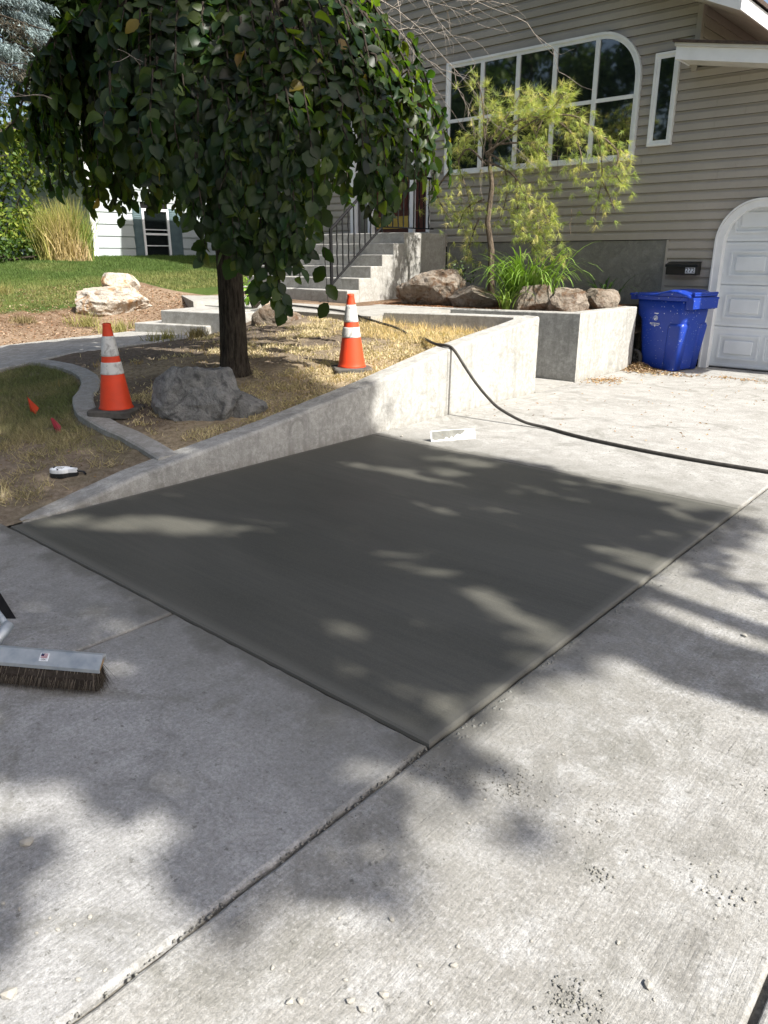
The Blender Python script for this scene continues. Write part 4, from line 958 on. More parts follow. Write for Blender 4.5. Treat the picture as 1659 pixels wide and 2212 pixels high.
# ------------------------------------------------------------------ steel trowel leaning on the driveway
tw_ = thing('finishing_trowel', (-3.65,5.08,0), 'steel finishing trowel with cement smears standing on edge on driveway', 'trowel')
a, b = Vector((-3.76,4.90,.0)), Vector((-3.54,5.25,.0)); dx = (b-a).normalized(); nb = Vector((-dx.y, dx.x, 0)); lean = nb*.035
def tq(t, h, o=0): return a+(b-a)*t+Vector((0,0,.002+h*.085))+lean*h+nb*o
m = MB(); out = [(0,0),(1,0),(1,.94),(.985,1),(.02,1),(0,.94)]
m.add([tq(t,h) for t, h in out]+[tq(t,h,.003) for t, h in out], [tuple(range(6)), tuple(range(11,5,-1))]+[(i,i+6,(i+1)%6+6,(i+1)%6) for i in range(6)]); m.build('blade', 'steel', tw_)
sm = MB(); pts = [(.03,.25),(.1,.12),(.22,.2),(.3,.15),(.34,.4),(.42,.15),(.46,.45),(.5,.2),(.55,.45),(.6,.6),(.66,.5),(.72,.62),(.8,.95),(.55,.97),(.3,.96),(.04,.93)]
sm.add([tq(t,h,-.0015) for t, h in pts]+[tq(t,h,.0005) for t, h in pts], [tuple(range(len(pts)))]+[(i,i+len(pts),(i+1)%len(pts)+len(pts),(i+1)%len(pts)) for i in range(len(pts))]); sm.build('cement_smear', 'smear', tw_)
MB().tube([tq(.25,.5,.003),tq(.3,.5,.05),tq(.7,.5,.05),tq(.75,.5,.003)], .011, 8).build('handle', 'wood', tw_, smooth=True)
# ------------------------------------------------------------------ concrete broom
brm = thing('concrete_broom', (-2.7,.93,0), 'wide concrete finishing broom with metal channel and brown bristles', 'broom')
r0 = Vector((-2.335,1.118,0)); l0 = Vector((-2.336-.62,1.118-.40,0)); ax = (l0-r0).normalized(); fw_ = Vector((ax.y,-ax.x,0))
if fw_.dot(Vector((0,0,0))-r0) < 0: fw_ = -fw_
Lb = (l0-r0).length
def bp(t, f, z_): p = r0+ax*(t*Lb)+fw_*f; return (p.x, p.y, z_)
prof = [(0.0,.128),(.012,.131),(.052,.092),(.052,.078),(.047,.078),(.046,.090),(.011,.122),(-.004,.118),(-.004,.10),(-.009,.10),(-.009,.125)]
m = MB(); m.loft([[bp(t,f,z_) for f, z_ in prof] for t in (0,1)]); chn = m.build('channel', 'galv', brm)
MB().loft([[bp(t,f,z_) for f, z_ in ((-.002,.116),(.044,.084),(.036,.07),(-.002,.095))] for t in (.012,.995)]).build('block', 'wood', brm)
MB().loft([[bp(t,f,z_) for f, z_ in ((.0,.098),(.040,.082),(.062,.055),(.066,.012),(.05,.0),(.012,.0),(-.006,.03))] for t in (.025,.98)]).build('bristle_core', basic('bristle_core_hair', (.028,.023,.019), (.05,.042,.036), 60, .9, .1), brm)
kk = 9000; t = rng.uniform(.018,.985,kk); f0 = rng.uniform(.002,.046,kk); z0 = .10-.5*f0
o = np.array([bp(0,0,0)]); P0 = np.array(r0)[None]+np.array(ax)[None]*(t*Lb)[:,None]+np.array(fw_)[None]*f0[:,None]; P0[:,2] = z0
D = np.array(fw_)[None]*rng.uniform(.1,.5,kk)[:,None]*(.3+f0*30)[:,None]+np.array(ax)[None]*rng.normal(0,.16,kk)[:,None]; D[:,2] = -1
endc = (t < .06); D[endc] -= np.array(ax)[None]*rng.uniform(.0,.55,endc.sum())[:,None]
D = unit(D); Lz = (z0-rng.uniform(0,.012,kk))/np.abs(D[:,2]); bc = np.where(rng.random((kk,1)) < .35, np.array([[.17,.145,.12]]), np.array([[.045,.038,.032]]))*rng.uniform(.6,1.3,(kk,1))
Vb, Fb, Cb = scatter(BLADE_V, BLADE_F, P0, frames(D, np.array(fw_)[None]+rng.normal(0,.4,(kk,3))), np.stack([np.full(kk,.0022), Lz, np.ones(kk)],1), bc)
npmesh('bristles', Vb, Fb, 'litter', Cb, brm, kind='stuff')
# sticker with a small flag and USA
stn = Vector((fw_.x*.7, fw_.y*.7, .72)).normalized(); down = Vector((fw_.x*.040, fw_.y*.040, -.039)).normalized(); sx = -ax
S4 = Matrix.Translation(Vector(bp(.30,.030,.1135))+stn*.002) @ Matrix(((sx.x,-down.x,stn.x,0),(sx.y,-down.y,stn.y,0),(sx.z,-down.z,stn.z,0),(0,0,0,1)))
def onst(m_, x0, x1, y0, y1, t_): m_.add([S4 @ Vector(p) for p in ((x0,y0,-.002),(x1,y0,-.002),(x1,y1,-.002),(x0,y1,-.002),(x0,y0,t_),(x1,y0,t_),(x1,y1,t_),(x0,y1,t_))], [(3,2,1,0),(4,5,6,7),(0,1,5,4),(1,2,6,5),(2,3,7,6),(3,0,4,7)]); return m_
st = onst(MB(), -.017,.017,-.015,.015,.0005).build('sticker', 'print', chn)
m = MB(); [onst(m, -.013 if k < 2 else -.001,.013,-.003+k*.0045,-.0005+k*.0045,.001) for k in range(4)]; m.build('sticker_stripes', 'flag_m', chn)
onst(MB(), -.013,-.001,.004,.013,.0011).build('sticker_canton', basic('canton_blue', (.03,.04,.10)), chn)
text_mesh('sticker_text', 'USA', .010, 'black', chn, S4 @ Matrix.Translation((0,-.009,.0008)), .0003)
MB().tube([bp(.62,-.02,.115),bp(.62,-.075,.135),bp(.62,-.12,.15)], [.016,.02,.022], 10).build('handle_bracket', 'galv', brm, smooth=True)
MB().tube([bp(.62,-.11,.147),bp(.95,-.3,.2)], [.014,.014], 10).build('handle', 'galv', brm, smooth=True)
q = [(-3.128,1.12,.002),(-3.30,.98,.002),(-3.52,1.0,.13),(-3.36,1.13,.12)]; q2 = [(x+.003,y+.003,z_+.002) for x, y, z_ in q]
sh = thing('square_shovel', (-3.3,1.05,0), 'dark square shovel blade resting on the pavement behind the broom', 'shovel')
MB().add(q+q2, [(0,1,2,3),(7,6,5,4),(0,4,5,1),(1,5,6,2),(2,6,7,3),(3,7,4,0)]).build('blade', 'iron', sh)
MB().tube([(-3.43,1.07,.125),(-3.62,1.08,.19),(-4.5,1.12,.42)], [.02,.017,.016], 8).build('handle', 'wood', sh)
# ------------------------------------------------------------------ marking flags and chalk reel
def flag(c, mat, pts, label):
    e = thing('marking_flag', c, label, 'flag', 'marking flags'); z_ = zt1(c[0], c[1])
    R3 = Vector((CR[0], CR[1], 0)); F3 = Vector((CF[0], CF[1], 0))
    base = Vector((c[0], c[1], z_-.03))
    V = [base+R3*u+Vector((0,0,v+.03))+F3*w_ for u, v, w_ in pts]; n = len(pts)
    MB().add(V+[v+F3*.002 for v in V], [tuple(range(n)), tuple(range(2*n-1,n-1,-1))]+[(i,i+n,(i+1)%n+n,(i+1)%n) for i in range(n)]).build('flag', mat, e)
    MB().tube([base, V[0]], .0015, 4).build('wire', 'iron', e)
flag((-6.55,2.80,zt1(-6.55,2.8)), 'flag_o', [(-.035,.16,0),(.05,.06,.01),(.02,.005,.0),(-.03,.03,.01),(-.025,.06,.0)], 'bright orange marking flag stuck in the front lawn')
flag((-5.78,2.63,zt1(-5.78,2.63)), 'flag_m', [(-.035,.125,0),(-.02,.13,.01),(.03,.06,.02),(.035,.0,.0),(-.01,.0,.015),(-.02,.06,.0)], 'dark red rolled marking flag lying low in the front lawn')
rc = Vector((-4.86,2.20,zt1(-4.86,2.2)+.012))
rel_ = thing('chalk_reel', rc, 'silver chalk line reel lying on bare dirt near the wall', 'chalk reel')
ax2 = Vector((.75,.65,0)).normalized(); ay2 = Vector((-ax2.y, ax2.x, 0))
ol = [(.075*math.cos(a), .058*math.sin(a)) for a in np.linspace(.55, 2*math.pi-.55, 18)]+[(.115,-.016),(.115,.016)]
def reel(sc, z0, z1, nm, mt):
    lo = [rc+ax2*u*sc+ay2*v*sc+Vector((0,0,z0)) for u, v in ol]; hi = [rc+ax2*u*sc*.96+ay2*v*sc*.96+Vector((0,0,z1)) for u, v in ol]
    return MB().loft([lo, hi]).build(nm, mt, rel_, bevel=.003)
reel(1.02, -.02, .010, 'lower_case', 'black'); reel(1.0, .010, .036, 'upper_case', basic('reel_alloy', (.66,.68,.70), (.55,.57,.60), 20, .4, .5, .2)); reel(.78, .036, .038, 'label_plate', 'print')
for u, v in ((-.05,.02),(-.045,.0),(.0,-.048),(.06,.03)): MB().lathe([(.006,.034),(.006,.042)], 10, rc+ax2*u+ay2*v).build('screw', 'black', rel_)
for k in range(4): p = rc+ax2*(-.02+.012*k)+Vector((0,0,.0385)); MB().tube([p-ay2*.025, p+ay2*.025], .002, 4).build('print_line', 'rubber', rel_)
MB().tube([rc+ax2*.11+Vector((0,0,.02)), rc+ax2*.15+ay2*.01+Vector((0,0,.01)), rc+ax2*.17-ay2*.01], .008, 6).build('nozzle', 'black', rel_)
# ------------------------------------------------------------------ pebbles and crumbs on the pavement
PEB = [(-0.646,2.148),(-0.92,1.617),(-0.792,1.672),(-0.654,1.658),(-0.589,1.754),(-0.486,1.586),(-0.337,1.698),(-0.348,1.608),(-0.261,1.647),(-0.297,1.541),(-0.596,1.198),(-0.443,1.326),(-0.347,1.267),(-0.325,1.245),(-0.365,1.707),(-0.287,1.631),(-0.304,1.586),(-0.399,2.084),(-0.871,1.858),
 (-0.877,1.029),(-0.929,0.893),(-0.994,0.757),(-0.809,0.816),(-0.778,0.818),(-0.759,0.835),(-0.764,0.872),(-0.89,0.745),(-0.905,0.729),(-0.679,0.925),(-0.694,1.029),(-0.751,0.977),(-0.716,1.073),(-0.923,1.413),(-0.943,1.521),(-0.975,0.949),(-0.981,1.412),(-0.961,0.776),(-0.852,0.844),
 (-1.777,0.565),(-1.577,0.455),(-1.496,0.492),(-1.451,0.489),(-1.435,0.522),(-1.369,0.343),(-1.427,0.557),(-1.27,0.508),(-1.479,0.452),(-1.293,0.458),(-1.296,0.607),(-1.623,0.436),(-.68,3.06),(-4.08,4.89)]
BIG = {22:.011, 23:.010, 25:.012, 38:.021, 43:.018, 26:.009, 27:.010, 12:.013, 50:.014, 51:.017, 19:.009, 29:.009}
def pebmesh(seed):
    import bmesh
    bm = bmesh.new(); bmesh.ops.create_icosphere(bm, subdivisions=1, radius=1); rs = random.Random(seed)
    for v in bm.verts: v.co = Vector((v.co.x*1.25, v.co.y*.95, v.co.z*.62))*rs.uniform(.8,1.12)
    me = bpy.data.meshes.new('pebble'); bm.to_mesh(me); bm.free(); me.materials.append(M['pebble']); return me
PM = [pebmesh(s) for s in range(6)]
for i, (x, y) in enumerate(PEB):
    r = BIG.get(i, random.uniform(.004, .0075))*.85; o = bpy.data.objects.new('pebble', PM[i % 6]); COL.objects.link(o); o.location = (x, y, r*.42); o.scale = (r, r, r); o.rotation_euler = (0, 0, random.uniform(0, 6.3))
    o['label'] = {38: 'largest flat pale stone lying on the broom slab', 43: 'flat pale stone lying near the long joint', 50: 'dark lump on the trunk shadow beside the fresh slab', 51: 'small dark lump on the driveway beside the trowel'}.get(i, 'small loose pebble on the slab where the broom lies' if x < -1.22 else 'small loose pebble on the brushed slab beside the long joint'); o['category'] = 'pebble'; o['group'] = 'pebbles on the pavement'
CL = [((-.45,1.12),.035,110,.0042),((-1.2,1.52),.03,70,.0026),((-1.08,1.55),.05,150,.0028),((-.92,1.63),.05,110,.0036),((-.68,1.63),.09,60,.003),((-.31,1.65),.05,30,.004),((-1.11,1.22),.07,50,.0022),((-.57,1.48),.02,40,.0042),((-.49,2.15),.2,70,.003),((-.7,1.0),.25,130,.0018),((-.8,1.7),.3,180,.0019),((-.5,1.9),.5,160,.002),((-1.5,.6),.3,70,.002),((-1.9,1.3),.4,60,.0022),((-3.3,1.2),.5,60,.0025),((-.6,3.2),.6,110,.0028),((-.9,4.2),.5,90,.003),((-2.6,5.6),1.,90,.004),((-3.2,6.8),1.1,70,.0045)]
P = []; S_ = []
for c, sd_, k, r in CL:
    for i in range(k):
        x, y = random.gauss(c[0], sd_), random.gauss(c[1], sd_*.8)
        if -4.33 < x < -1.225 and 1.6 < y < 4.79: continue
        P.append((x, y, r*.3)); S_.append(r*random.uniform(.35, 1.35))
for i in range(90):
    y = random.uniform(.2, 1.6); P.append((-1.221+random.gauss(0,.004), y, -.006)); S_.append(random.uniform(.003,.007))
OCT = np.array([(1,0,0),(0,1,0),(-1,0,0),(0,-1,0),(0,0,.8),(0,0,-.5)], float); OF = np.array([(0,1,4),(1,2,4),(2,3,4),(3,0,4),(1,0,5),(2,1,5),(3,2,5),(0,3,5)])
k = len(P); a = rng.uniform(0, 6.28, k); tz = unit(np.stack([rng.normal(0,.3,k), rng.normal(0,.3,k), np.ones(k)], 1))
V, F, C = scatter(OCT, OF, np.array(P), frames(np.stack([np.cos(a), np.sin(a), np.zeros(k)],1), tz), np.stack([np.array(S_)*rng.uniform(.7,1.4,k), np.array(S_), np.array(S_)*.8],1), np.ones((k,3)))
npmesh('concrete_grit', V, F, 'clod', None, kind='stuff', label='scattered grit and cement crumbs on the pavement', category='grit')
# ------------------------------------------------------------------ grasses, weeds and litter
CONES = [(-5.66,3.10,.2),(-5.02,5.25,.2),(-5.06,3.62,.3),(EB.x,EB.y,.16)]
def keep(x, y):
    k = np.ones(len(x), bool)
    for cx, cy, r in CONES: k &= (x-cx)**2+(y-cy)**2 > r*r
    k &= ~((np.abs(y-curb_y(x)) < .13) & (x > -8.35))
    k &= ~((x < -8.2) & (x > -9.95) & (y > 1.6) & (y < 6.4))
    k &= ~((y > 6.9) & (x > -11.5) & (y < 8.9)) & ~((x < -8.0) & (x > -9.9) & (y > 5.7) & (y < 7.1))
    k &= (x < -4.58) | (y < 2.2)
    k &= ~((np.abs(x+4.86) < .13) & (np.abs(y-2.2) < .1))
    return k
def field(name, x0, x1, y0, y1, n, dens, hgt, wid, cols, label, cat, lean=.5, tpl=(BLADE_V, BLADE_F)):
    x = rng.uniform(x0, x1, n); y = rng.uniform(y0, y1, n); a = fbm(x, y, 1.1, 21); b = fbm(x, y, 4.5, 22)
    p, tone = dens(x, y, a, b); k = (rng.random(n) < p) & keep(x, y); x, y, a, b, tone = x[k], y[k], a[k], b[k], tone[k]; m_ = len(x)
    z_ = zt(x, y)-.004; h = rng.uniform(*hgt, m_)*(1+.35*b)
    d = np.stack([rng.normal(0, lean, m_), rng.normal(0, lean, m_), np.ones(m_)], 1); q = rng.uniform(0, 6.28, m_)
    c = np.asarray(cols[0])[None]*(1-tone[:, None])+np.asarray(cols[1])[None]*tone[:, None]; c = c*rng.uniform(.6, 1.35, (m_, 1))
    V, F, C = scatter(tpl[0], tpl[1], np.stack([x, y, z_], 1), frames(d, np.stack([np.cos(q), np.sin(q), np.zeros(m_)],1)), np.stack([np.full(m_, wid), h, h], 1), c)
    npmesh(name, V, F, 'blade', C, kind='stuff', label=label, category=cat)
cl = np.clip
field('front_lawn_grass', -8.3, -4.4, 1.66, 3.75, 75000, lambda x,y,a,b: (np.where(y < curb_y(x)-.1, cl(.15+.75*(y-1.9)+.8*a+.4*b+.25*(-x-5.5), 0, 1), 0), cl(.75-.5*(y-1.8)-.5*a+.3*b, 0, 1)), (.03,.085), .006, ((.17,.19,.085),(.46,.37,.24)), 'short patchy green and straw grass on the front lawn', 'grass', .8)
field('dry_weeds', -8.2, -4.56, 2.95, 7.15, 90000, lambda x,y,a,b: (np.where(y > curb_y(x)+.12, cl(.12+.50*(x+6.0)+1.2*a+.9*b+.22*(y-4.6), .01, .9), 0), cl(.6+.8*b+.5*a, 0, 1)), (.015,.05), .009, ((.34,.265,.155),(.58,.485,.325)), 'golden dried weeds covering the planting bed', 'grass', .7, (BLADE2_V, BLADE2_F))
field('far_lawn_grass', -17.4, -12.0, 2.0, 13, 110000, lambda x,y,a,b: (np.where(zone(x,y) == 3, .95, 0), cl(.35+.8*a+.35*(x+14.0), 0, 1)), (.03,.07), .012, ((.085,.135,.035),(.21,.215,.08)), 'bright green far lawn before the neighbour house', 'grass', .5)
# dry spiky tufts
T = []
def tuft(c, k, h, col, sp, w_=.004, par_=None):
    P = np.array([c]*k)+np.stack([rng.normal(0,sp,k), rng.normal(0,sp,k), np.zeros(k)],1); d = np.stack([rng.normal(0,.35,k), rng.normal(0,.35,k), np.ones(k)],1); q = rng.uniform(0,6.28,k)
    return scatter(BLADE2_V, BLADE2_F, P, frames(d, np.stack([np.cos(q),np.sin(q),np.zeros(k)],1)), np.stack([np.full(k,w_), rng.uniform(.4,1,k)*h, rng.uniform(.4,1,k)*h],1), np.array(col)[None]*rng.uniform(.6,1.35,(k,1)))
for i in range(240):
    x, y = random.uniform(-6.3,-4.65), random.uniform(6.2,7.2)
    T.append(tuft((x,y,zt1(x,y)), 14, random.uniform(.07,.15), (.60,.46,.25), .03))
for i in range(60):
    x, y = random.uniform(-8.1,-4.7), random.uniform(3.3,6.8)
    if keep(np.array([x]), np.array([y]))[0]: T.append(tuft((x,y,zt1(x,y)), 14, random.uniform(.05,.12), (.34,.24,.10), .04))
V, F, C = merge(T); npmesh('dry_weed_tufts', V, F, 'blade', C, kind='stuff', label='taller dried weed tufts along the back of the bed', category='weeds')
WEEDS = [(-10.7,5.55,.30,'pale leafy weed in front of the white boulder'),(-10.15,5.75,.36,'tall pale weed left of the garden steps'),(-13.2,5.4,.34,'dried flower stalks standing on the mulch at the lawn edge'),(-12.3,4.9,.22,'low dry weed on the sunlit mulch slope'),(-8.6,5.5,.24,'thin weed before the garden steps'),(-8.2,5.75,.22,'brown seed head weed beside the elm trunk'),(-11.3,4.9,.2,'scrubby weed at the mulch and walkway edge')]
for x, y, h, lb in WEEDS:
    e = thing('weed', (x,y,zt1(x,y)), lb, 'weed', 'weeds on the slope'); tt = [tuft((x+random.gauss(0,.10),y+random.gauss(0,.10),zt1(x,y)), 26, h*random.uniform(.5,1), (.26,.24,.09) if h > .23 else (.20,.16,.08), .05, .009) for _ in range(7)]
    V, F, C = merge(tt); npmesh('stems', V, F, 'blade', C, e, kind='stuff')
# mulch chips, fallen leaves
def litter(name, pts, size, cols, label, cat, zf):
    pts = np.array(pts); k = len(pts); z_ = zf(pts[:,0], pts[:,1])+.006; q = rng.uniform(0,6.28,k)
    cc = np.array(cols)[rng.integers(0,len(cols),k)]*rng.uniform(.6,1.3,(k,1))
    V, F, C = scatter(SIMP_V, SIMP_F, np.concatenate([pts[:,:2], (z_+(pts[:,2] if pts.shape[1] > 2 else 0))[:,None]],1), frames(np.stack([np.cos(q),np.sin(q),rng.normal(0,.25,k)],1), np.stack([rng.normal(0,.35,k),rng.normal(0,.35,k),np.ones(k)],1)), np.stack([rng.uniform(.5,1.2,k)*size*.7, rng.uniform(.5,1.2,k)*size, np.full(k,size*2.)],1), cc)
    npmesh(name, V, F, 'litter', C, kind='stuff', label=label, category=cat)
pts = [(x,y) for x,y in zip(rng.uniform(-13.5,-9.9,9000), rng.uniform(2,7.8,9000))]
litter('mulch_chips', pts, .045, [(.34,.20,.12),(.42,.28,.18),(.22,.12,.07),(.46,.36,.27)], 'reddish bark mulch on the slope beside the walkway', 'mulch', zt)
pts = [(x,y) for x,y in zip(rng.uniform(-8,-4.6,2600), rng.uniform(1.7,6.5,2600)) if keep(np.array([x]),np.array([y]))[0]]
litter('fallen_leaf_bits', pts, .022, [(.30,.20,.10),(.20,.12,.06),(.36,.28,.18)], 'dry leaf bits on lawn and bed', 'leaf litter', zt)
pts = [(x,y) for x,y in zip(rng.uniform(-8.1,-4.56,2200), rng.uniform(8.82,9.3,2200))]
litter('planter_needles', pts, .035, [(.30,.14,.07),(.24,.11,.06),(.34,.20,.11)], 'reddish needle litter on the planter soil', 'leaf litter', lambda x,y: np.full(len(x), .80))
pts = []
for i in range(1500):
    x, y = random.gauss(-4.2,.11), random.gauss(10.22,.09); hgt = max(0,.09*math.exp(-((x+4.22)**2/.02+(y-10.25)**2/.014)))
    pts.append((x,y,hgt*random.random()))
for i in range(420): pts.append((random.gauss(-4.0,.28), random.gauss(10.02,.10), 0))
litter('leaf_pile', [p for p in pts if p[0] > -4.33 or p[1] > 10.3], .05, [(.30,.19,.11),(.42,.29,.18),(.16,.10,.065),(.50,.38,.26)], 'heap of dry brown leaves at the blue bin wheel', 'leaf litter', lambda x,y: np.full(len(x), .002))
pts = [(random.gauss(-4.12,.11), random.gauss(8.95,.16)) for i in range(300)]+[(random.gauss(-2.9,.28), random.gauss(10.2,.07)) for i in range(180)]+[(random.uniform(-4.2,-2), random.uniform(6,10.6)) for i in range(120)]
litter('needle_drift', [p for p in pts if p[0] > -4.33], .035, [(.42,.25,.11),(.34,.19,.09),(.50,.34,.18)], 'thin drift of brown needles on the driveway', 'leaf litter', lambda x,y: np.full(len(x), .002))
# ------------------------------------------------------------------ leafy shrubs and trees
def cloud(n, c, r, shell=.55):
    d = unit(rng.normal(0,1,(n,3))); rr = (shell+(1-shell)*rng.random(n)**.6)
    lump = np.array([mnoise.noise(Vector((v*2.2+np.array(c)).tolist())) for v in d])
    return np.array(c)[None]+d*np.array(r)[None]*(rr*(1+.35*lump))[:,None], d
def leafmass(centers, n, size, cols, tpl=(SIMP_V, SIMP_F), droop=-.3, up_=.5):
    parts = []
    for c, r in centers:
        P, d = cloud(n, c, r); k = len(P); dd = d*.5+rng.normal(0,.6,(k,3)); dd[:,2] += droop; nn = d*.6+rng.normal(0,.55,(k,3)); nn[:,2] += up_
        s = size*rng.uniform(.6,1.3,k); cc = np.array(cols)[rng.integers(0,len(cols),k)]*rng.uniform(.7,1.3,(k,1))
        parts.append(scatter(tpl[0], tpl[1], P, frames(dd, nn), np.stack([s,s,s],1), cc))
    return merge(parts)
def shrub(name, base, centers, n, size, cols, label, group=None, stems=5, cat='shrub'):
    e = thing(name, base, label, cat, group); V, F, C = leafmass(centers, n, size, cols); npmesh('foliage', V, F, 'leaf2', C, e, kind='stuff')
    m = MB()
    for i in range(stems):
        c, r = random.choice(centers); m.tube([base, ((base[0]+c[0])/2+random.gauss(0,.1), (base[1]+c[1])/2+random.gauss(0,.1), (base[2]+c[2])/2), c], [.03,.02,.008], 5)
    m.build('stems', 'bark', e, kind='stuff'); return e
G1 = [(.16,.21,.03),(.10,.16,.03),(.22,.26,.05),(.06,.11,.02)]
shrub('shrub', (-17.3,7.0,1.4), [((-17.3,6.6,2.2),(.7,.7,.8)),((-17.5,7.6,2.7),(.8,.7,.9)),((-17.2,7.3,3.5),(.6,.6,.7)),((-16.9,7.1,2.0),(.5,.6,.5)),((-17.4,6.3,3.4),(.7,.6,.8)),((-17.0,7.9,2.0),(.4,.4,.6)),((-17.4,7.2,4.4),(.8,.8,.8)),((-17.2,8.3,3.6),(.6,.55,.8)),((-17.3,8.6,4.4),(.7,.55,.7))], 700, .11, G1, 'tall yellow green leafy shrub at the lawn edge')
shrub('shrub', (-16.5,7.0,1.42), [((-16.5,6.6,1.65),(.5,.5,.3)),((-16.6,7.3,1.65),(.45,.5,.32)),((-16.4,6.0,1.6),(.5,.5,.3)),((-16.3,7.8,1.55),(.3,.35,.2))], 420, .085, [(.05,.10,.025),(.09,.15,.03)], 'low dark green shrub hugging the far lawn')
shrub('shrub', (-7.55,10.35,.85), [((-7.55,10.3,1.15),(.28,.22,.22)),((-7.35,10.4,1.3),(.25,.2,.22)),((-7.85,10.2,1.1),(.2,.2,.15))], 130, .045, [(.05,.09,.03),(.08,.13,.04)], 'sparse dark bush at the foundation by the porch', None, 12)
shrub('shrub', (-8.6,7.0,.8), [((-8.75,6.95,1.05),(.2,.2,.2))], 120, .07, [(.14,.26,.03),(.20,.34,.05)], 'bright green little bush behind the elm trunk')
# ornamental grass
e = thing('ornamental_grass', (-16.0,8.0,1.42), 'tall tan and green ornamental grass clump at neighbour house corner', 'grass')
T = []
for (x, y, h, col) in ((-16.1,7.75,1.15,(.36,.34,.11)),(-15.95,8.05,1.3,(.38,.33,.12)),(-16.0,8.35,1.15,(.22,.28,.07)),(-15.9,7.9,.95,(.46,.36,.18)),(-16.2,8.2,1.35,(.25,.29,.08)),(-15.85,8.2,.5,(.50,.38,.22))):
    k = 420; P = np.array([(x,y,1.4)]*k)+np.stack([rng.normal(0,.10,k),rng.normal(0,.10,k),np.zeros(k)],1); d = np.stack([rng.normal(0,.2,k),rng.normal(0,.2,k),np.ones(k)],1); q = rng.uniform(0,6.28,k); hh = h*rng.uniform(.5,1.1,k)
    T.append(scatter(BLADE2_V, BLADE2_F, P, frames(d, np.stack([np.cos(q),np.sin(q),np.zeros(k)],1)), np.stack([np.full(k,.014),hh,hh],1), np.array(col)[None]*rng.uniform(.6,1.3,(k,1))))
V, F, C = merge(T); npmesh('blades', V, F, 'blade', C, e, kind='stuff')
# blue spruce: drooping boughs of short needles
def spruce(base, h, reach, z0, label, col, nb=95, nn_=170):
    e = thing('blue_spruce', base, label, 'tree'); m = MB(); m.tube([base,(base[0],base[1],base[2]+h*.6),(base[0],base[1],base[2]+h)], [.28,.16,.02], 10); m.build('trunk', 'bark', e)
    P, D, Nn, Cc = [], [], [], []; bm2 = MB()
    for i in range(nb):
        t = (i+.5)/nb; z_ = base[2]+z0+(h-z0)*t**1.15; L = reach*(1-t)**.8*random.uniform(.75,1.1)+.25; a = i*2.399+random.uniform(-.3,.3); d = Vector((math.cos(a), math.sin(a), 0)); pts = []
        for q in range(8):
            s = q/7; pts.append(Vector((base[0],base[1],z_))+d*L*s+Vector((0,0,-.42*L*s**1.3+.16*L*s**3)))
        bm2.tube(pts, [.035*(1-.85*q/7) for q in range(8)], 5, cap=False); sd_ = Vector((-d.y,d.x,0))
        for q in range(int(nn_*max(.35,L/reach))):
            s = random.uniform(.2,1)**.7; j = min(6,int(s*7)); p = pts[j].lerp(pts[j+1], s*7-j); wspan = .32*L*(1-s*.65)
            off = random.gauss(0,.5)*wspan; tip = p+sd_*off+Vector((0,0,-abs(off)*.35-random.random()*.12))+d*abs(off)*.3
            ndir = (d*random.uniform(.3,1)+sd_*math.copysign(random.random()*.9,off)+Vector((0,0,-random.uniform(.2,1.1))))
            for r_ in range(9):
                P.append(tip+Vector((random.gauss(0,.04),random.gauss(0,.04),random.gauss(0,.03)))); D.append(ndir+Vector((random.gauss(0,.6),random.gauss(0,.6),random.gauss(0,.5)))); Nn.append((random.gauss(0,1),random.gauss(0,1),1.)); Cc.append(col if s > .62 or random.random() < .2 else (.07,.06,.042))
    P = np.array([tuple(p) for p in P]); D = np.array([tuple(p) for p in D]); k = len(P); l = rng.uniform(.06,.15,k)
    V, F, C = scatter(BLADE_V, BLADE_F, P, frames(D, np.array(Nn)), np.stack([np.full(k,.022),l,l],1), np.array(Cc)*rng.uniform(.65,1.3,(k,1)))
    npmesh('needles', V, F, 'blueneedle', C, e, kind='stuff'); bm2.build('boughs', 'bark', e)
spruce((-17.6,6.7,1.4), 15, 3.1, 3.9, 'pale blue spruce with drooping boughs behind the leafy shrub', (.215,.275,.28), 130, 250)
# broadleaf trees: trunk, limbs, crown of leaf clumps
def broad(name, base, h, clumps, n, size, cols, label, trunk_r=.25, group=None):
    e = thing(name, base, label, 'tree', group); m = MB(); fork = Vector(base)+Vector((0,0,h*.38))
    m.tube([base, Vector(base)+Vector((.05,0,h*.2)), fork], [trunk_r*1.15, trunk_r*.9, trunk_r*.75], 12)
    for c, r in clumps[::max(1,len(clumps)//9)]:
        c = Vector(c); m.tube([fork-Vector((0,0,.1)), fork.lerp(c,.45)+Vector((0,0,.12*h*.2)), c], [trunk_r*.5, trunk_r*.28, .02], 7)
    m.build('trunk', 'bark', e, smooth=True); V, F, C = leafmass(clumps, n, size, cols); npmesh('crown', V, F, 'leaf2', C, e, kind='stuff'); return e
def ball(c, r, k, s):
    out = []
    for i in range(k):
        v = Vector((random.gauss(0,1),random.gauss(0,1),random.gauss(0,1))).normalized()*random.uniform(.3,.95); q = random.uniform(.7,1.25)*s
        out.append(((c[0]+v.x*r[0], c[1]+v.y*r[1], c[2]+v.z*r[2]), (q,q,q*.8)))
    return out
DG = [(.07,.12,.035),(.10,.15,.04),(.05,.085,.028)]
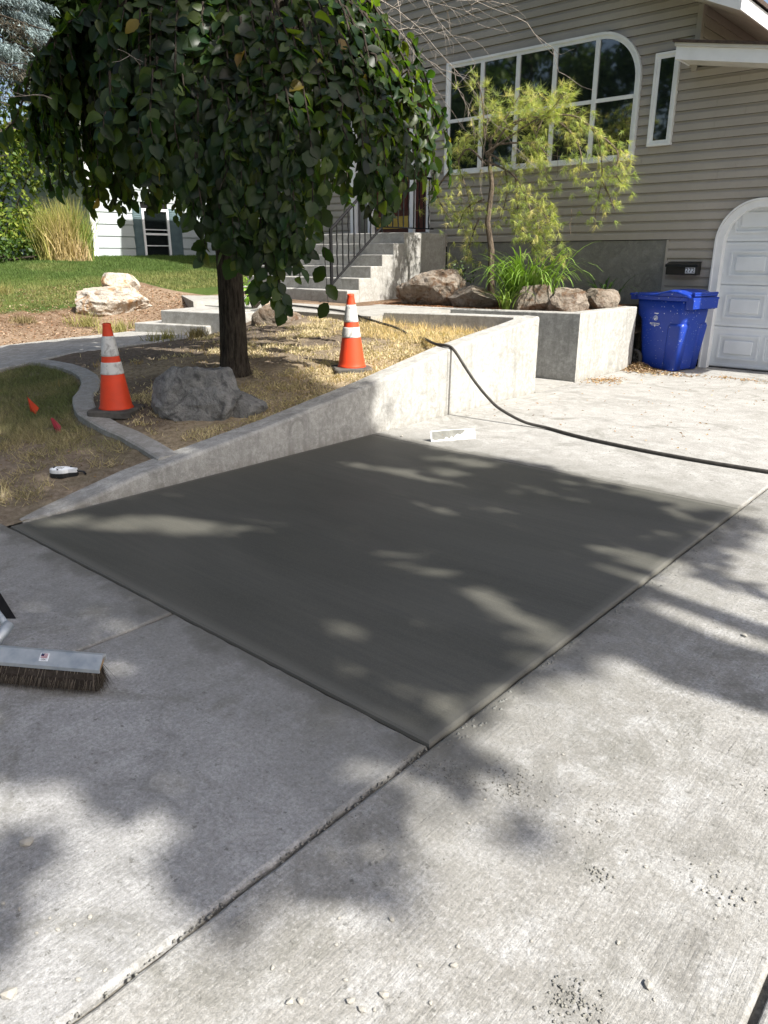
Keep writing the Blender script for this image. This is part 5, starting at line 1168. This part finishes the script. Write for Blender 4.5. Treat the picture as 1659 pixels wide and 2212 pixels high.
for i, (x, y, z0, hh, rr, lb) in enumerate([(-26,5,1.5,17,4.6,'dark broadleaf tree behind the spruce beyond the lawn'),(-27,15.5,1.5,18,5.0,'dark broadleaf tree behind the neighbour house'),(-24,20,1.5,11,4.0,'dark broadleaf tree in the gap behind both houses'),(-30,-2,1.0,15,4.8,'dark broadleaf tree far beyond the walkway'),(-19.5,20,1.5,8,2.6,'smaller tree between the two houses')]):
    broad('background_tree', (x,y,z0-.3), hh, ball((x,y,z0+hh*.58), (rr,rr,hh*.40), 40, rr*.38), 520, .34, DG, lb, .25, 'background trees')
for i, (x, y, hh, rr, lb) in enumerate([(-14,-17,19,5.5,'street tree across the road facing the porch'),(-22,-15,19,5.5,'street tree across the road facing the far lawn'),(-6,-18,19,5.5,'street tree across the road opposite the driveway'),(-30,-16,18,5.5,'street tree across the road at the far end'),(2,-17,17,5.2,'street tree across the road beyond the apron')]):
    broad('street_tree', (x,y,-.25), hh, ball((x,y,hh*.55), (rr,rr,hh*.42), 26, rr*.34), 300, .42, DG, lb, .28, 'street trees across the road')
# shade tree that stands right of the driveway and throws the dappled shade over the slab
TE = math.tan(SUN_EL); TA = math.tan(SUN_AZ)
def ground_hit(P):
    t = P[:,2]/TE; return P[:,0]-t, P[:,1]-t*TA
ST = Vector((5.2, 3.20, -.22))
def cap(px, py, a, b, r):
    ax_, ay_ = a; bx_, by_ = b; dx, dy = bx_-ax_, by_-ay_; L = dx*dx+dy*dy+1e-9; t = np.clip(((px-ax_)*dx+(py-ay_)*dy)/L, 0, 1)
    return np.hypot(px-ax_-t*dx, py-ay_-t*dy) < r
GAPS = [((-3.9,3.92),(-2.9,4.02),.05),((-2.6,4.3),(-1.9,4.25),.045),((-4.22,1.83),(-3.9,2.10),0.136),((-3.9,2.10),(-3.38,2.47),0.184),((-3.38,2.47),(-3.2,2.62),0.096),((-2.4,2.74),(-1.8,2.70),0.10),((-1.8,2.68),(-1.25,2.50),0.095),((-3.4,4.52),(-3.0,4.6),0.112),((-3.2,4.25),(-3.0,4.3),0.080),((-3.55,4.0),(-3.3,4.1),0.064),((-1.9,4.72),(-1.2,4.72),0.128),((-1.6,4.45),(-1.25,4.35),0.072),((-1.5,3.60),(-1.2,3.55),0.104),((-1.7,3.30),(-1.2,3.32),0.085),((-2.05,1.98),(-1.9,1.98),0.05),((-1.5,1.80),(-1.3,1.84),0.055),((-1.24,1.9),(-1.2,2.1),0.04),((-3.1,3.0),(-2.8,3.0),0.072),((-2.9,3.5),(-2.6,3.5),0.064),((-2.5,3.7),(-2.3,3.75),0.056),((-1.93,.66),(-1.75,.70),0.080),((-1.68,.76),(-1.52,.86),0.080),((-2.02,.72),(-2.0,.72),0.048),((-1.75,.95),(-1.68,.97),0.048),((-2.45,1.2),(-2.4,1.22),0.040),((-5.0,1.75),(-4.9,1.8),0.104),((-5.6,1.9),(-5.5,1.95),0.080),((-4.6,2.9),(-4.7,2.98),0.112)]
clumps = []; rs = random.Random(5)
tries = 0
while len(clumps) < 290 and tries < 20000:
    tries += 1
    gx_, gy_ = rs.uniform(-11.5,-1.0), rs.uniform(.30, 5.0)
    hgt = rs.uniform(4.5, 15.0); x = gx_+hgt/TE; y = gy_+hgt/TE*TA
    if not (1.6 < x < 8.6) or (x-5.2)**2/3.9**2+(hgt-10)**2/6.4**2 > 1: continue
    clumps.append(((x,y,hgt), (.62,.55,.45)))
V, F, C = leafmass(clumps, 95, .20, [(.07,.11,.03),(.05,.085,.022),(.09,.13,.035)])
cenf = V.reshape(-1, 4, 3).mean(axis=1); hx, hy = ground_hit(cenf)
ok = (hy > .66+.07*np.sin(hx*3.1)) & (hy < 4.78+.07*np.sin(hx*4)+np.where((hx < -4.35) & (hx > -5.1), .4, 0)-np.clip((-6.0-hx)*.55, 0, .95)) & (hx < -1.12-.10*np.sin(hy*4))
low = (hx < -1.25) & (hy > .15) & (hy <= 1.0)
mk = np.array([mnoise.noise(Vector((a*2.1, b*2.1, 4.))) for a, b in zip(hx, hy)]); ok |= low & (mk > .12) & (hy > .25); ok |= np.hypot(hx+1.66, (hy-.36)*1.2) < .15
ok |= (hx > -1.3) & (hx < -.75) & (hy > 1.40) & (hy < 1.68); ok |= (hx > -1.15) & (hx < -.9) & (hy > .98) & (hy < 1.22)
ok |= (hx > -1.2) & (hx < -.2) & (hy > 3.5) & (hy < 4.1) & (mk > .2)
for a, b, r in GAPS: ok &= ~cap(hx, hy, a, b, r)
far = (hx < -6.0) & (hx > -9.5); mk2 = np.array([mnoise.noise(Vector((a*1.3, b*1.6, 9.))) for a, b in zip(hx, hy)]); ok &= ~(far & (mk2 > .33)); ok &= hx > -11.2
keepv = np.repeat(ok, 4); remap = -np.ones(len(V), int); remap[keepv] = np.arange(keepv.sum()); Fk = F[np.repeat(ok, 2)]
e = thing('shade_tree', ST, 'tall leafy tree standing right of the driveway', 'tree')
npmesh('crown', V[keepv], remap[Fk], 'leaf2', C[keepv], e, kind='stuff')
m = MB(); m.tube([ST, ST+Vector((.0,-.02,1.2)), ST+Vector((.0,-.05,3.4)), ST+Vector((.1,-.10,6.5)), ST+Vector((.1,.30,7.6)), ST+Vector((.1,.5,10)), ST+Vector((0,0,14))], [.34,.27,.25,.24,.14,.09,.03], 12)
m.tube([ST+Vector((0,.02,2.6)), ST+Vector((-.05,.26,3.8)), ST+Vector((-.1,.27,6.0)), ST+Vector((-.6,.9,9))], [.13,.09,.08,.03], 8)
for c, r in [q for q in clumps if q[0][2] > 7 and q[0][0]-q[0][2]/TE < -1.6][::6]:
    c = Vector(c); k0 = max(7.2, c.z-1.5); m.tube([ST+Vector((.1,.4,k0)), ST.lerp(c,.5)*.0+(ST+Vector((.1,.4,k0))).lerp(c,.5)+Vector((0,0,.2)), c], [.05,.035,.012], 5)
m.build('trunk', 'bark', e, smooth=True)
